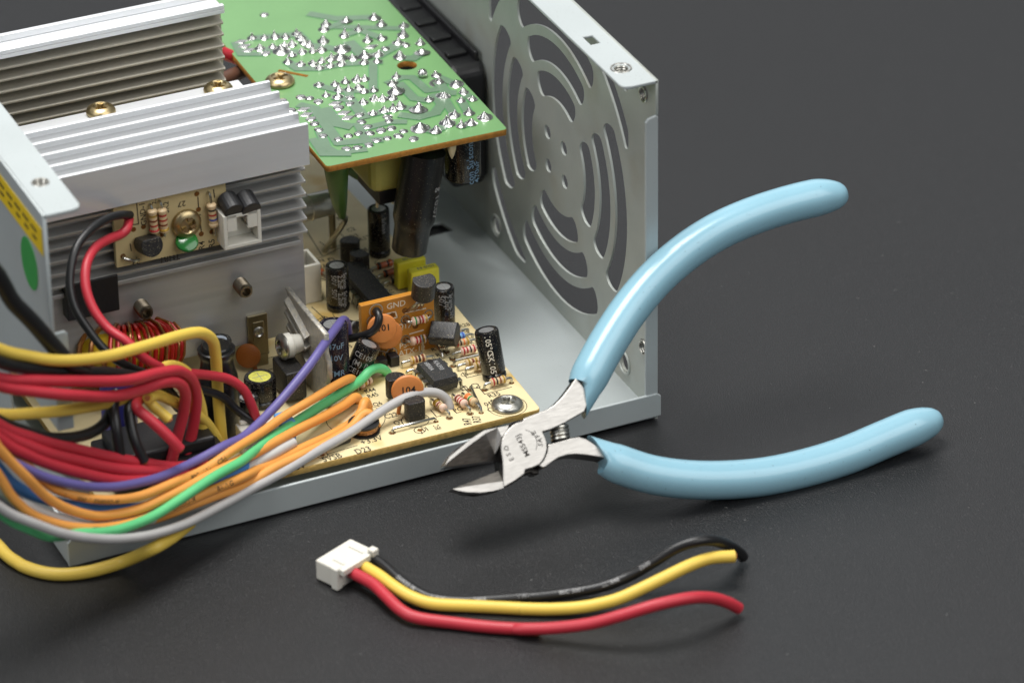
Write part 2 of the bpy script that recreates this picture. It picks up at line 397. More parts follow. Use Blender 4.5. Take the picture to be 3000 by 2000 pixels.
# raised collars round holes in the fan wall
def torus(mb, c, ax, R0, r, n=20, k=6, m=0):
    ax = V(ax).normalized(); e1, e2 = perp(ax); pr = [(c+ (e1*math.cos(2*math.pi*i/n)+e2*math.sin(2*math.pi*i/n))*R0) for i in range(n)]
    b = len(mb.v)
    for i in range(n):
        d = (e1*math.cos(2*math.pi*i/n)+e2*math.sin(2*math.pi*i/n))
        for j in range(k): a = 2*math.pi*j/k; mb.v.append(V(c)+d*(R0+r*math.cos(a))+ax*(r*math.sin(a)))
    for i in range(n):
        for j in range(k):
            i2, j2 = (i+1) % n, (j+1) % k; mb.f.append([b+i*k+j, b+i2*k+j, b+i2*k+j2, b+i*k+j2]); mb.m.append(m); mb.s.append(True)
    return mb
for (yy, zz) in ((6, 80), (6, 16)):
    mb = MB()
    for k in range(4): torus(mb, V((LX-.9+k*.55, yy, zz)), (1, 0, 0), 1.75, .28, 18, 6)
    build(mb, 'threaded_hole', m_chrome, case)
for (yy, zz) in ((16.1, 6.7), (87.6, 6.7)):
    build(torus(MB(), V((LX-.8, yy, zz)), (1, 0, 0), 2.7, .35, 22, 6), 'hole_rim', m_steelw, case)
# top flange of the fan wall
hx = lambda px, py: (uz(86, px, py).x, uz(86, px, py).y)
fl = [(LX-.2, 0), (LX-.2, 150), (LX-8.6, 150)]+[(LX-8.6+1.9*(1-math.cos(R(a))), 1.9*(1-math.sin(R(a)))) for a in (0, 30, 60, 90)]
sqh = [(134.9, 21.8), (137.3, 21.8), (137.3, 26.2), (134.9, 26.2)]
sheet(fl, [circ(136.1, 8.7, 1.7, 18), sqh], .8, 'top_flange', [m_steel], ((0, 0, 85.6), (1, 0, 0), (0, 1, 0)), case, (137, 75, 85), .1)
mb = MB()
for k in range(3): torus(mb, V((136.1, 8.7, 85.6-k*.6)), (0, 0, 1), 1.65, .26, 18, 6)
mb2 = torus(MB(), V((136.1, 8.7, 85.9)), (0, 0, 1), 2.2, .32, 20, 6); mb.add(mb2.v, mb2.f, 0, True)
build(mb, 'threaded_hole', m_chrome, case)
mb = MB().prism([(LX-3.2, -.1, 2), (LX-.05, -.1, 2), (LX-.05, -.1, 77), (LX-.5, -.1, 77.6), (LX-2.6, -.1, 77), (LX-3.2, -.1, 76.2)], (0, .8, 0)); mb.fixn = True
build(mb, 'edge_flange', m_steel, case, bevel=.3)
# cable wall at the left (outer side faces -x)
cw = [(0, .5), (150, .5), (150, 86), (0, 86), (0, 34), (34, 34), (34, 10), (0, 10)]
sheet(cw, [], .8, 'cable_wall', [m_steel], ((.4, 0, 0), (0, 1, 0), (0, 0, 1)), case, (0, 75, 0), .1)
fl = [(.2, 0)]+[(8.6-1.9*(1-math.cos(R(a))), 1.9*(1-math.sin(R(a)))) for a in (90, 60, 30, 0)]+[(8.6, 150), (.2, 150)]
sheet(fl, [circ(4.4, 14, 1.7, 18)], .8, 'top_flange', [m_steel], ((0, 0, 85.6), (1, 0, 0), (0, 1, 0)), case, (4, 75, 85), .1)
mb = MB()
for k in range(3): torus(mb, V((4.4, 14, 85.9-k*.6)), (0, 0, 1), 1.75, .3, 18, 6)
build(mb, 'threaded_hole', m_chrome, case)
mb = MB().prism([(.05, -.1, 34), (3.6, -.1, 34), (3.6, -.1, 57), (3.0, -.1, 57.8), (.05, -.1, 57.8)], (0, .8, 0)); mb.fixn = True
build(mb, 'edge_flange', m_steel, case, bevel=.3)
# labels on the cable wall
mb = MB().box((-.12, 1.2, 75.8), (-.02, 60, 82.2)); build(mb, 'paper_label', m_label, case)
mb = MB(); mb.prism([(-.02, 11.5+5.3*math.cos(a*math.pi/16), 69.0+6.0*math.sin(a*math.pi/16)) for a in range(32)], (-.1, 0, 0)); mb.fixn = True
build(mb, 'round_sticker', m_sticker, case)
mb = MB()
for k in range(7): mb.box((-.15, 5+k*5.2, 77.6), (-.121, 7.6+k*5.2, 78.3)).box((-.15, 4.6+k*5.2, 79.6), (-.121, 8.4+k*5.2, 80.3))
build(mb, 'label_print', m_ink, case)

# ================================================================== MAIN BOARD
ZB = 8.0
board = empty('main_circuit_board', (65, 65, 6.4), 'beige circuit board crowded with electronic parts inside the case', 'circuit board')
sheet(rounded([(11, 3.6), (113.6, 3.6), (115.2, 60), (114.2, 122), (113, 140), (11, 140)], 1.2), [], 1.6, 'laminate', [m_fiber, m_edge], ((0, 0, ZB-.8), (1, 0, 0), (0, 1, 0)), board, (65, 65, 6.4), .15)
mb = MB()
for (a, b) in ((107.3, 7.9), (16, 8), (16, 130), (108, 132)): build(MB().cyl((a, b, 1.4), (a, b, 6.3), 2.6), 'standoff', m_steel, board)
def B(px, py): return uz(ZB, px, py)

def cap(base, r, h, name='capacitor', axis=(0, 0, 1), sleeve=m_sleeve, top=m_captop, texts=(), ink=m_inkl, parent=None, ringtext=None, vent=True, bead=True, rt=.64):
    parent = parent or board; base = V(base); ax = V(axis).normalized()
    prof = [(r*.86, 0), (r*.97, .25), (r, .6)] + ([(r, 1.3), (r*.9, 1.7), (r, 2.1)] if bead else []) + [(r, h-.5), (r*.95, h-.12), (r*.84, h), (r*rt+.02, h-.03), (r*rt, h-.22)]
    o = build(MB().lathe(base, ax, prof, 26), name, sleeve, parent, base)
    mb = MB().lathe(base, ax, [(r*rt, h-.24), (r*rt, h-.14), (0.001, h-.10)], 22)
    if vent:
        e1, e2 = perp(ax)
        for e, f in ((e1, e2), (e2, e1)): mb.add([base+ax*(h-.07)+e*(s*r*.5)+f*(q*.07) for s, q in ((-1, -1), (1, -1), (1, 1), (-1, 1))], [(0, 1, 2, 3)], 1)
    build(mb, 'top_disc', [top, m_inkl], o)
    if texts:
        mb = MB()
        for st, size, ang, hs in texts: mb.textcyl(st, size, base, ax, r+.03, ang, hstart=hs)
        build(mb, 'print', ink, o)
    return o
def stem(mb, p, q, r=.3, m=0): mb.tube([p, (V(p)+V(q))/2, q], r, 8, m); return mb
def to92(base, ang, lift=1.2, h=4.8, r=2.35, mat=None, parent=None, name='transistor', axis=(0, 0, 1), leads=True, bot=None):
    parent = parent or board; base = V(base); ax = V(axis).normalized(); e1, e2 = perp(ax)
    if abs(ax.z) > .9: e1, e2 = V((1, 0, 0)), V((0, 1, 0)); e2 = (e2-ax*e2.dot(ax)).normalized(); e1 = e2.cross(ax)
    pl = []
    for k in range(17):
        a = ang+R(-128)+R(256)*k/16; pl.append(base+ax*lift+(e1*math.cos(a)+e2*math.sin(a))*r)
    mb = MB().prism(pl, ax*h, 0, sm=False); mb.fixn = True
    o = build(mb, name, mat or m_blackd, parent, base, bevel=.18)
    if leads:
        t = e1*math.cos(ang+R(90))+e2*math.sin(ang+R(90)); mb = MB()
        for k in (-1, 0, 1): stem(mb, base+t*k*1.27, base+t*k*1.1+ax*(lift+.1), .25)
        build(mb, 'leads', m_tin, o)
    return o
def resistor(p0, p1, zc, bands, mat=None, r=.9, parent=None, n=14, L=3.9, foot=None, nrm=V((0, 0, 1))):
    """p0, p1: the two solder points; the body floats zc above them"""
    parent = parent or board; p0, p1 = V(p0), V(p1); ax = (p1-p0).normalized(); c = (p0+p1)/2+nrm*zc; L = min(L, (p1-p0).length-1.0)
    h = [0, .25, .6, 1.2, 1.5]; prof = [(.35*r, 0), (.8*r, .1), (1.06*r, .38), (1.06*r, .85), (.88*r, 1.05)]
    prof += [(.88*r, L-1.05), (1.06*r, L-.85), (1.06*r, L-.38), (.8*r, L-.1), (.35*r, L)]
    pts = [(0, None)]; full = []
    # insert band edges
    cuts = sorted(set([x for x, _ in [(p[1], 0) for p in prof]]+[b[0]*L for b in bands]+[b[0]*L+b[2] for b in bands]))
    def rad(x):
        for (ra, ha), (rbb, hb) in zip(prof, prof[1:]):
            if ha <= x <= hb: return ra+(rbb-ra)*(x-ha)/max(hb-ha, 1e-6)
        return prof[-1][0]
    pr = [(rad(x), x) for x in cuts]; mats = [mat or m_resb]; ms = []
    for (ra, ha), (rb_, hb) in zip(pr, pr[1:]):
        k = 0
        for bs, bm_, bw in bands:
            if bs*L-1e-4 <= (ha+hb)/2 <= bs*L+bw+1e-4:
                if bm_ not in mats: mats.append(bm_)
                k = mats.index(bm_)
        ms.append(k)
    o = build(MB().lathe(c-ax*L/2, ax, pr, n, mats=ms), 'resistor', mats, parent)
    mb = MB()
    for p, sgn in ((p0, -1), (p1, 1)):
        e = c+ax*(sgn*L/2*.98); k = p+nrm*zc*.75+ax*(-sgn*0)
        mb.tube(smoothpath([p-nrm*.1, p+nrm*zc*.55, p+nrm*(zc*.93)-ax*sgn*.35, e]), .3, 8)
    build(mb, 'leads', m_tin, o)
    return o
def panhead(c, ax, r, name='screw', parent=None, mat=m_gold, h=None, rot=.3):
    c = V(c); ax = V(ax).normalized(); e1, e2 = perp(ax); h = (h or r*.55)*.85
    prof = [(r*.9, -.05), (r, h*.18), (r, h*.38), (r*.9, h*.68), (r*.72, h*.9), (r*.56, h), (r*.53, h*.95), (r*.4, h*.25), (.001, h*.15)]
    mb = MB().lathe(c, ax, prof, 26)
    for k in range(4):
        a = rot+R(45+90*k); d = e1*math.cos(a)+e2*math.sin(a); q = ax.cross(d)
        pl = [c+ax*h*.15+d*(r*.16), c+ax*h*.15+d*(r*.5)+q*(r*.26), c+ax*h*.15+d*(r*.5)-q*(r*.26)]
        mb.prism(pl, ax*(h*.72))
    mb.fixn = True
    return build(mb, name, mat, parent, c)
def jumper(p0, p1, z=1.0, r=.32, name='jumper_wire', parent=None, mat=None):
    p0, p1 = V(p0), V(p1); a = (p1-p0).normalized(); up = V((0, 0, 1))
    return build(MB().tube([p0-up*.1, p0+up*z*.6+a*.08, p0+up*z+a*.5, p1+up*z-a*.5, p1+up*z*.6-a*.08, p1-up*.1], r, 8), name, mat or m_tin, parent or board)
def dip(c, ax, L, W, H, n, lift=.9, name='chip', lines=(), notch=True):
    c = V(c); a = V(ax).normalized(); w = V((0, 0, 1)).cross(a); up = V((0, 0, 1)); z0 = c+up*lift
    f = lambda s, t, h, k: z0+a*(s*(L/2-k))+w*(t*(W/2-k))+up*h
    vs = [f(s, t, h, k) for h, k in ((0, .35), (H*.5, 0), (H, .35)) for s, t in ((-1, -1), (1, -1), (1, 1), (-1, 1))]
    fs = [(3, 2, 1, 0), (8, 9, 10, 11)]+[(4*l+i, 4*l+(i+1) % 4, 4*l+4+(i+1) % 4, 4*l+4+i) for l in (0, 1) for i in range(4)]
    o = build(MB().add(vs, fs), name, m_ic, board, c, bevel=.12)
    mb = MB(); pitch = 2.54
    for k in range(n):
        q = z0+a*((k-(n-1)/2)*pitch)
        for t in (-1, 1):
            b = q+w*(t*(W/2-.1))+up*H*.5
            mb.prism([b-a*.7-up*.13, b+a*.7-up*.13, b+a*.7+up*.13, b-a*.7+up*.13], w*t*.85)
            b2 = b+w*(t*.85); mb.prism([b2-a*.7+up*.13, b2+a*.7+up*.13, b2+a*.7-up*1.4, b2+a*.28-up*1.9, b2+a*.28-up*(lift+H*.5+.1), b2-a*.28-up*(lift+H*.5+.1), b2-a*.28-up*1.9, b2-a*.7-up*1.4], w*t*.25)
    mb.fixn = True
    build(mb, 'pins', m_tin, o)
    if lines:
        mb = MB()
        for st, size, off, e1, e2, al in lines: mb.text(st, size, z0+up*(H+.02)+a*off[0]+w*off[1], e1, e2, align=al)
        build(mb, 'print', m_inkl, o)
    if notch: build(MB().lathe(z0+up*(H-.35)+a*(L/2-.9), up, [(.75, 0), (.75, .37)], 14), 'notch', m_black, o)
    return o

# capacitors
X = lambda *a: V((*a, ZB))
cap(X(90, 65.3), 2.7, 11.5, texts=(("Su'scon  Su'scon", 1.35, .55, 10.4), ('2.2uF  2.2uF', 1.7, .05, 10.2), ('50V  50V', 1.7, -.5, 10.2)))
cap(X(108.2, 45.2), 2.5, 11.6, texts=(("Su'scon  Su's", 1.25, .6, 10.6), ('2.2uF', 1.9, .1, 10.6), ('50V', 1.9, -.45, 10.6)))
capC_top = uy(22.5, 1427, 980)
cap(X(109.8, 20.3), 2.75, 12.0, axis=(capC_top-X(109.8, 20.3)), texts=(('105°C', 1.9, -.25, 11.6), ('SK', 1.9, -.25, 7.2), ('105°C', 1.9, -.25, 5.0), ('SK', 1.9, -.25, .9)), ink=m_inkw)
cD = uy(33.2, 1080, 1010)
oD = cap(X(80.8, 34.0), 2.85, 9.6, axis=(cD-X(80.8, 34.0)), texts=(), ink=m_inkl)
mb = MB(); axD = (cD-X(80.8, 34.0)).normalized()
for st, h in (('CE105', 6.6), ('(M) P', 4.6), ('CE105', 2.6)): mb.textcyl(st, 1.75, X(80.8, 34.0), axD, 2.89, .0, along=False, hstart=h)
build(mb, 'print', m_inkl, oD)
oE = cap(X(76.2, 33.6), 3.4, 15.8, sleeve=m_sleevep, texts=())
mb = MB()
for st, h in (('47uF', 11.0), ('10V', 8.0), ('TMR', 4.0)): mb.textcyl(st, 2.0, X(76.2, 33.6), (0, 0, 1), 3.43, .15, along=False, hstart=h)
build(mb, 'print', m_inkp, oE)
cap(X(108.6, 84.7), 2.6, 12.5, texts=(("Su'scon", 1.4, .3, 11),))
cap(X(58.0, 33.2), 3.6, 7.0, top=m_capyel, rt=.7)
cap(X(53.0, 28.4), 2.6, 5.6)
cap(X(52.8, 44.5), 2.9, 12.0, sleeve=m_sleeve, top=M('pale_blue_top', (196, 208, 222), .4))
cap(X(24.5, 33.0), 4.0, 15.5, sleeve=M('blue_sleeve', (52, 52, 120), .3), top=m_captop)
build(MB().box((15, 9.5, ZB), (41, 26, ZB+5.5)).box((17, 11, ZB+5.5), (39, 24, ZB+8.5)), 'dark_fill_block', m_black, board, bevel=.6)  # added block; its black stands for dark parts and the darkness hiding the board
# bobbin-shaped part in black sleeving
b = X(45.2, 25.0)
mb = MB().lathe(b, (0, 0, 1), [(4.6, 0), (4.6, 13.5), (4.4, 15.0), (3.8, 17.2), (3.6, 19.2), (3.9, 20.2), (4.2, 20.8), (4.25, 21.7), (3.9, 21.9), (3.4, 21.8), (3.3, 22.4), (3.0, 22.7), (.001, 22.7)], 26)
build(mb, 'sleeved_choke', m_shrink, board, b)
# toroid coil
tc_ = uz(ZB+10.5, 362, 1022); axT = V((.1, .40, .9)).normalized(); te1, te2 = perp(axT)
def tor(a, q, Rm, rm): d = te1*math.cos(a)+te2*math.sin(a); return tc_+d*(Rm+rm*math.cos(q))+axT*(rm*math.sin(q)*1.15)
coil = build(torus(MB(), tc_, axT, 8.2, 4.6, 40, 14), 'toroid_coil', m_core, board, V((tc_.x, tc_.y, ZB)))
def helix(a0, a1, turns, rm, r, ph=0): return [tor(a0+(a1-a0)*k/(turns*14), 2*math.pi*k/14+ph, 8.2, rm) for k in range(int(turns*14)+1)]
angu = lambda d: math.atan2(V(d).dot(te2), V(d).dot(te1))
aL = angu((-1, -.35, 0)); sgn = 1 if ((angu((0, -1, 0))-aL) % (2*math.pi)) < math.pi else -1
build(MB().tube(helix(aL+sgn*R(42), aL+sgn*R(300), 34, 5.15, .6), .55, 8), 'red_winding', m_ename, coil)
build(MB().tube(helix(aL+sgn*R(46), aL+sgn*R(290), 13, 5.75, .6, 1), .36, 8), 'copper_strand', m_enamc, coil)
build(MB().tube(helix(aL-sgn*R(50), aL+sgn*R(36), 6, 5.3, .6), .62, 8), 'copper_winding', m_enamc, coil)
# round cream part behind the coil
build(MB().lathe(X(24, 66), (0, 0, 1), [(5.2, 0), (5.2, 22), (4.9, 22.5), (.001, 22.6)], 24), 'varistor_block', m_cream, board)
# TO-92 transistors
to92(X(100.5, 83.2), R(60), 1.0, 5.5); to92(X(100.9, 78.2), R(200), 1.0, 4.6)
to92(X(86.0, 21.3), R(80), 1.2, 4.8, bot=1); to92(X(86.4, 11.6), R(90), .5, 4.6)
# chips
dip(X(97.8, 67.5), (0, 1, 0), 19.5, 6.3, 3.4, 8, 1.0)
dip(X(96.9, 23.2), (-.02, 1, 0), 9.6, 6.3, 3.3, 4, .9, lines=(('KA393', 1.55, (3.6, -.6), (0, -1, 0), (1, 0, 0), 0), ('E850A', 1.45, (3.9, 1.5), (0, -1, 0), (1, 0, 0), 0)))
# white three-pin header
hx0, hy0 = 81.5, 70.0
hb = build(MB().box((hx0, hy0, ZB+.1), (hx0+6.4, hy0+.9, ZB+10.0)).box((hx0, hy0+7.2, ZB+.1), (hx0+6.4, hy0+8.0, ZB+10.0)).box((hx0, hy0+.9, ZB+.1), (hx0+.8, hy0+7.2, ZB+7.5)).box((hx0+5.6, hy0+.9, ZB+.1), (hx0+6.4, hy0+7.2, ZB+10.0)).box((hx0+.8, hy0+.9, ZB+.1), (hx0+5.6, hy0+7.2, ZB+2.4)), 'pin_header', m_white, board, bevel=.15)
mb = MB()
for k in range(3): mb.box((hx0+2.8, hy0+1.7+k*2.2, ZB+2), (hx0+3.5, hy0+2.4+k*2.2, ZB+9.2))
build(mb, 'pins', m_tin, hb)
# yellow film capacitors
def film(c, L, W, H, lines):
    x, y = c; o = build(MB().box((x-L/2, y-W/2, ZB+.4), (x+L/2, y+W/2, ZB+H)), 'film_capacitor', m_film, board, bevel=.4)
    mb = MB()
    for st, size, dx, dy in lines: mb.text(st, size, (x+dx, y+dy, ZB+H+.02), (-1, 0, 0), (0, -1, 0))
    build(mb, 'print', m_inkb, o)
film((109.2, 67.6), 7.3, 2.7, 7.4, (('1n0J100', 1.35, 2.6, .5),)); film((110.6, 62.9), 7.2, 2.7, 6.9, (('10n0 63', 1.35, 2.9, .5),))
# small diodes and resistors beside them
for (yy, mt) in ((78.0, m_glass), (74.0, m_glass), (70.4, m_resb)):
    resistor(X(103.4, yy-.5), X(110.6, yy+.3), 1.1, ((.05, m_bblk, .7), (.6, m_bblk, .5)), mt, .85, L=4.2)
resistor(X(93.5, 79), X(89.5, 86), 1.0, ((.2, m_bblk, .5),), m_glass, .8, L=4)
# right hand column of resistors
rows = [(41.0, m_resb, (m_bred, m_bred, m_bred, m_bgold)), (38.5, m_resblue, (m_bblu, m_bred, m_bblk, m_bblu)), (35.9, m_resb, (m_bred, m_bblk, m_borg, m_bgold)),
        (32.2, m_resw, (m_bred, m_bred, m_bblk, m_bred)), (27.6, None, None), (24.8, m_resb, (m_bgold, m_bred, m_bbrn)), (16.7, m_resb, (m_bred, m_bblk, m_bbrn, m_bgold))]
for yy, mt, bd in rows:
    if mt is None: jumper(X(103.6, 29.4), X(110.6, 29.4), 1.3); continue
    n = len(bd)
    resistor(X(104.6 if yy > 17 else 105.6, yy), X(112.4, yy+.2), 1.5, tuple((.12+.22*k, bd[k], .38) for k in range(n)), mt)
resistor(X(103.6, 27.0), X(111.2, 27.2), 1.4, ((.15, m_bgold, .5), (.4, m_bbrn, .5), (.6, m_bgold, .5)), m_resb)
resistor(X(92.6, 33.6), X(100.4, 33.4), 1.5, ((.1, m_bgold, .4), (.3, m_bbrn, .5), (.5, m_bblk, .5), (.72, m_bbrn, .5)), m_resb)
resistor(X(92.4, 30.4), X(99.6, 30.2), 1.0, ((.6, m_borg, .5),), m_resb)
resistor(X(92.2, 16.2), X(93.6, 8.9), 1.5, ((.12, m_bgold, .9), (.42, m_bbrn, .5), (.6, m_bgold, .3)), m_resw)
resistor(X(97.4, 16.0), X(98.5, 8.6), 1.5, ((.15, m_bbrn, .5), (.38, m_bred, .4), (.6, m_bred, .4)), m_resw)
resistor(X(99.6, 15.6), X(100.8, 8.4), 1.5, ((.15, m_borg, .9), (.45, m_bgrn, .5), (.7, m_borg, .3)), m_resb)
resistor(X(79.8, 28.6), X(84.0, 30.6), 1.2, ((.2, m_bgold, .9), (.6, m_bbrn, .4)), m_resw, 1.0, L=3.6)
jumper(X(102.7, 18.0), X(100.9, 7.9), 1.2); jumper(X(79.6, 8.6), X(90.3, 8.8), 1.0); jumper(X(103.4, 40.6), X(102.6, 33.4), 1.0)
jumper(X(86.4, 96.5), X(84.5, 105), 3.0)
resistor(X(86.0, 58.2), X(90.6, 50.8), 1.6, ((.7, m_inkl, .5),), m_black, 1.35, L=5.4)
# ceramic discs on the board
def disc(c, r, nrm, th, mat, name='ceramic_capacitor', parent=None, text=None, leads=(), ink=m_ink, tsize=1.6):
    c = V(c); nrm = V(nrm).normalized(); parent = parent or board
    o = build(MB().lathe(c-nrm*th/2, nrm, [(.001, 0), (r*.7, .05*th), (r*.93, .22*th), (r, .5*th), (r*.93, .78*th), (r*.7, .95*th), (.001, th)], 26), name, mat, parent, c)
    if leads:
        mb = MB()
        for a, b_ in leads: mb.tube(smoothpath([V(a), (V(a)+V(b_))/2, V(b_)], 3), .5, 8)
        build(mb, 'coated_leads', mat, o)
    if text:
        e2 = V((0, 0, 1)); e2 = (e2-nrm*e2.dot(nrm)).normalized(); e1 = e2.cross(nrm)
        build(MB().text(text, tsize, c+nrm*(th/2+.03)-e2*.4, e1, e2, align=.5), 'print', ink, o)
    return o
dc = uy(15.2, 1194, 1142)
disc(dc, 3.7, (-.25, -1, .12), 1.7, m_disc, text='104', leads=((dc+V((-1.8, .2, -2.6)), X(dc.x-2.2, dc.y+.4)), (dc+V((1.8, -.2, -2.6)), X(dc.x+2.2, dc.y-.4))), tsize=2.3)
dc = uy(47.6, 727, 1042)
disc(dc, 2.9, (-.5, -1, .3), 1.6, m_discd, leads=((dc+V((1.2, 0, -2)), X(dc.x+1.6, dc.y)),))
# inductor under the orange wires
li = X(74.2, 11.9)
ob = build(MB().lathe(li, (0, 0, 1), [(3.6, 0), (3.6, .4), (2.9, .5), (2.9, 2.0), (3.5, 2.1), (3.5, 2.5), (.001, 2.5)], 26), 'choke_bobbin', m_black, board, li)
build(MB().tube([li+V((3.05*math.cos(k*.45), 3.05*math.sin(k*.45), .7+k*.013)) for k in range(90)], .22, 6), 'winding', m_enamc, ob)
# small TO-220 transistor on its dusty plate
PXd = 71.0
pt, pf = ux(PXd, 840, 832), ux(PXd, 957, 985)
y1_, y0_ = pt.y, pf.y; zt = (pt.z+pf.z)/2
pl = [(y0_, ZB+.2), (y1_-4, ZB+.2), (y1_-4, ZB+9), (y1_-2.2, ZB+9.6), (y1_-8, zt-10.0), (y1_-1.0, zt-6.6), (y1_-7.0, zt-7.0), (y1_-.4, zt-3.0), (y1_-5.5, zt-4.0), (y1_, zt), (y0_, zt), (y0_+.4, zt-5), (y0_-1.2, zt-7), (y0_-1.2, zt-11), (y0_+.2, zt-12.5)]
dp = sheet(pl, [circ((y0_+y1_)/2-1, zt-5.5, 1.3, 14)], 1.3, 'small_heatsink_plate', [m_dusty], ((PXd, 0, 0), (0, 1, 0), (0, 0, 1)), board, (PXd, y0_, ZB), .2)
mb = MB()
for k, (yy, zz) in enumerate(((y1_-9, zt-1.5), (y1_-9, zt-4.2), (y1_-9.5, zt-7.5))): mb.prism([(PXd-.6, yy-6, zz-3.2), (PXd-.6, yy+6.5, zz+.6), (PXd-1.9, yy+6.0, zz-.2), (PXd-1.9, yy-6, zz-3.8)], (0, .5, -.9))
mb.fixn = True; build(mb, 'fin', m_dusty, dp)
ta, tb = ux(62.8, 796, 1042), ux(62.8, 839, 1101)
tq = build(MB().box((62.8, tb.y, ZB+1.2), (PXd-3.4, ta.y, (ta.z+tb.z)/2)), 'power_transistor', m_blackd, board, bevel=.4)
mb = MB()
for k in (-1, 0, 1): mb.box((67.2, (ta.y+tb.y)/2+k*2.54-.4, ZB-.1), (67.7, (ta.y+tb.y)/2+k*2.54+.4, ZB+2.1))
build(mb, 'leads', m_tin, tq)
sc_ = ux(64.6, 826, 1016)
build(MB().lathe(sc_+V((2.4, 0, 0)), (-1, 0, 0), [(2.0, -2.2), (2.4, 0), (2.9, .3), (2.9, 1.6), (2.5, 1.9)], 22), 'insulating_washer', m_white, tq)
panhead(sc_+V((.5, 0, 0)), (-1, -.1, .1), 3.1, 'screw', tq, m_chrome, 1.5)
# wire connector and pale blocks under the purple wire
wq = uz(ZB+7, 752, 1238)
build(MB().box((wq.x-4, wq.y-3, ZB+.1), (wq.x+4.5, wq.y+3, ZB+6.2)).box((wq.x-3.4, wq.y-2.4, ZB+6.2), (wq.x+3.8, wq.y-1.4, ZB+7.4)).box((wq.x-3.4, wq.y+1.4, ZB+6.2), (wq.x+3.8, wq.y+2.4, ZB+7.4)), 'plug_housing', m_white, board, bevel=.3)
build(MB().box((wq.x+5, wq.y-2, ZB+.1), (wq.x+8.5, wq.y+3, ZB+6.5)), 'blue_trimmer', M('blue_box', (92, 150, 204), .4), board, bevel=.4)
build(MB().cyl(X(64.5, 8.5)+V((0, 0, 1.3)), X(69.5, 9.4)+V((0, 0, 1.3)), 1.3), 'rectifier_diode', m_black, board, bevel=.2)
# fuse
fcn = uy(93, 925, 603); fa, fb = fcn+V((-9, -.4, 0)), fcn+V((4.2, .3, 0))
fu = build(MB().lathe(fa, fb-fa, [(3.1, 0), (3.1, 7.0), (3.3, 7.1), (3.3, 7.5), (3.1, 7.6), (3.1, 12.9), (2.8, 13.4), (.001, 13.5)], 24), 'fuse', M('nickel_cap', (206, 204, 196), .3, .75, .05, 500), board)
build(MB().box((fb.x-.3, 92, ZB-.1), (fb.x+.3, 95, fcn.z)), 'fuse_clip', m_bracket, fu)
build(MB().box((77, 98.5, ZB), (84.6, 106, ZB+30)), 'yellow_capacitor', m_yellowblock, board, bevel=.6)
build(MB().box((85.0, 101, ZB), (95.5, 110, ZB+32)), 'cream_capacitor', m_cream, board, bevel=.6)
# corner screw
panhead(X(107.3, 7.9), (0, 0, 1), 3.7, 'screw', board, m_chrome, 2.0, .5)

# silkscreen
mb = MB(); zs = ZB+.03
def ln(*pts, w=.22, closed=False): mb.line([V((a, b, zs)) for a, b in pts], w, closed=closed)
def tx(st, size, x, y, rot=0, al=0): mb.text(st, size*1.18, (x, y, zs), (math.cos(R(rot)), math.sin(R(rot)), 0), (-math.sin(R(rot)), math.cos(R(rot)), 0), align=al, xs=.8)
def ta(st, size, u, v, rot=0, xs=.72):
    q = uz(zs, *rb(u, v)); mb.text(st, size, q, (math.cos(R(rot)), math.sin(R(rot)), 0), (-math.sin(R(rot)), math.cos(R(rot)), 0), xs=xs)
ta('+3.3V', 3.0, 1112, 1238, 1); ta('D23', 3.0, 1062, 1322, 1); ta('5VSB', 3.0, 765, 1392, 1); ta('5V', 3.0, 520, 1462, 1); ta('12V', 3.0, 250, 1530, 1)
ta('J11', 2.6, 1640, 1128, 2); ta('Q7', 2.5, 1408, 1062, 2); ta('C22', 2.6, 1325, 1005, 2); ta('R44', 2.3, 1145, 775, 2); ta('R45', 2.3, 1170, 818, 2); ta('Q6', 2.3, 1220, 893, 2)
ta('R47', 2.6, 2100, 1055, 75); ta('R37', 2.6, 2185, 1035, 75); tx('J10', 1.9, 105.2, 11.6, 180); tx('R35', 2.0, 105.2, 13.0, 2); tx('C9', 2.2, 103.6, 20.4, -90); tx('K2', 2.0, 101.0, 20.4, -90)
tx('8', 1.8, 101.3, 28.4, 0); tx('7', 1.8, 101.2, 31.2, 0); tx('PG', 2.0, 95.6, 10.6, 2); tx('R54', 1.9, 89.2, 11.2, 88)
for k, (st, yy) in enumerate((('R28', 44), ('R8', 41.6), ('R39', 38.7), ('R3', 36))): tx(st, 1.8, 111.6-.2*k+(0 if k else .2), yy+.6, 0)
for yy in (40.2, 37.6, 34.8, 31.2): tx('R', 1.9, 101.8, yy, 0)
for yy in (26.2, 23.4): tx('R', 1.9, 101.6, yy-.4, 80)
for st, yy in (('C9', 77.4), ('DC', 73.6), ('DC', 69.8), ('DC', 66.4), ('R', 62.6), ('C', 59.8)): tx(st, 1.8, 102.2-.0, yy, 0)
ln((101.9, 30.2), (101.9, 14.2), (93.6, 13.6)); ln((101.3, 28.9), (101.9, 27.6))
ln((104.9, 17.9), (104.9, 15.0), (111.6, 15.2)); ln((104.2, 33.4), (104.2, 31.0), (110.8, 31.0)); ln((104.2, 25.8), (104.2, 23.3), (110.4, 23.3)); ln((104.2, 36.8), (104.2, 34.6), (111, 34.8))
ln((91.2, 13.8), (91.2, 10.6), (92.2, 10.6)); ln((95.9, 13.8), (95.9, 10.2), (97, 10.2)); ln((63, 6.4), (70.5, 7.0)); ln((87.4, 14.6), (89.4, 15.2), (89.4, 13.4))
ln(*circ(86.4, 11.4, 3.1, 22), closed=True, w=.18); ln(*circ(107.3, 7.9, 4.4, 28), closed=True, w=.14); ln(*circ(103.5, 8.2, .8, 12), closed=True, w=.16); ln(*circ(85.6, 7.0, 1.3, 14), closed=True, w=.18)
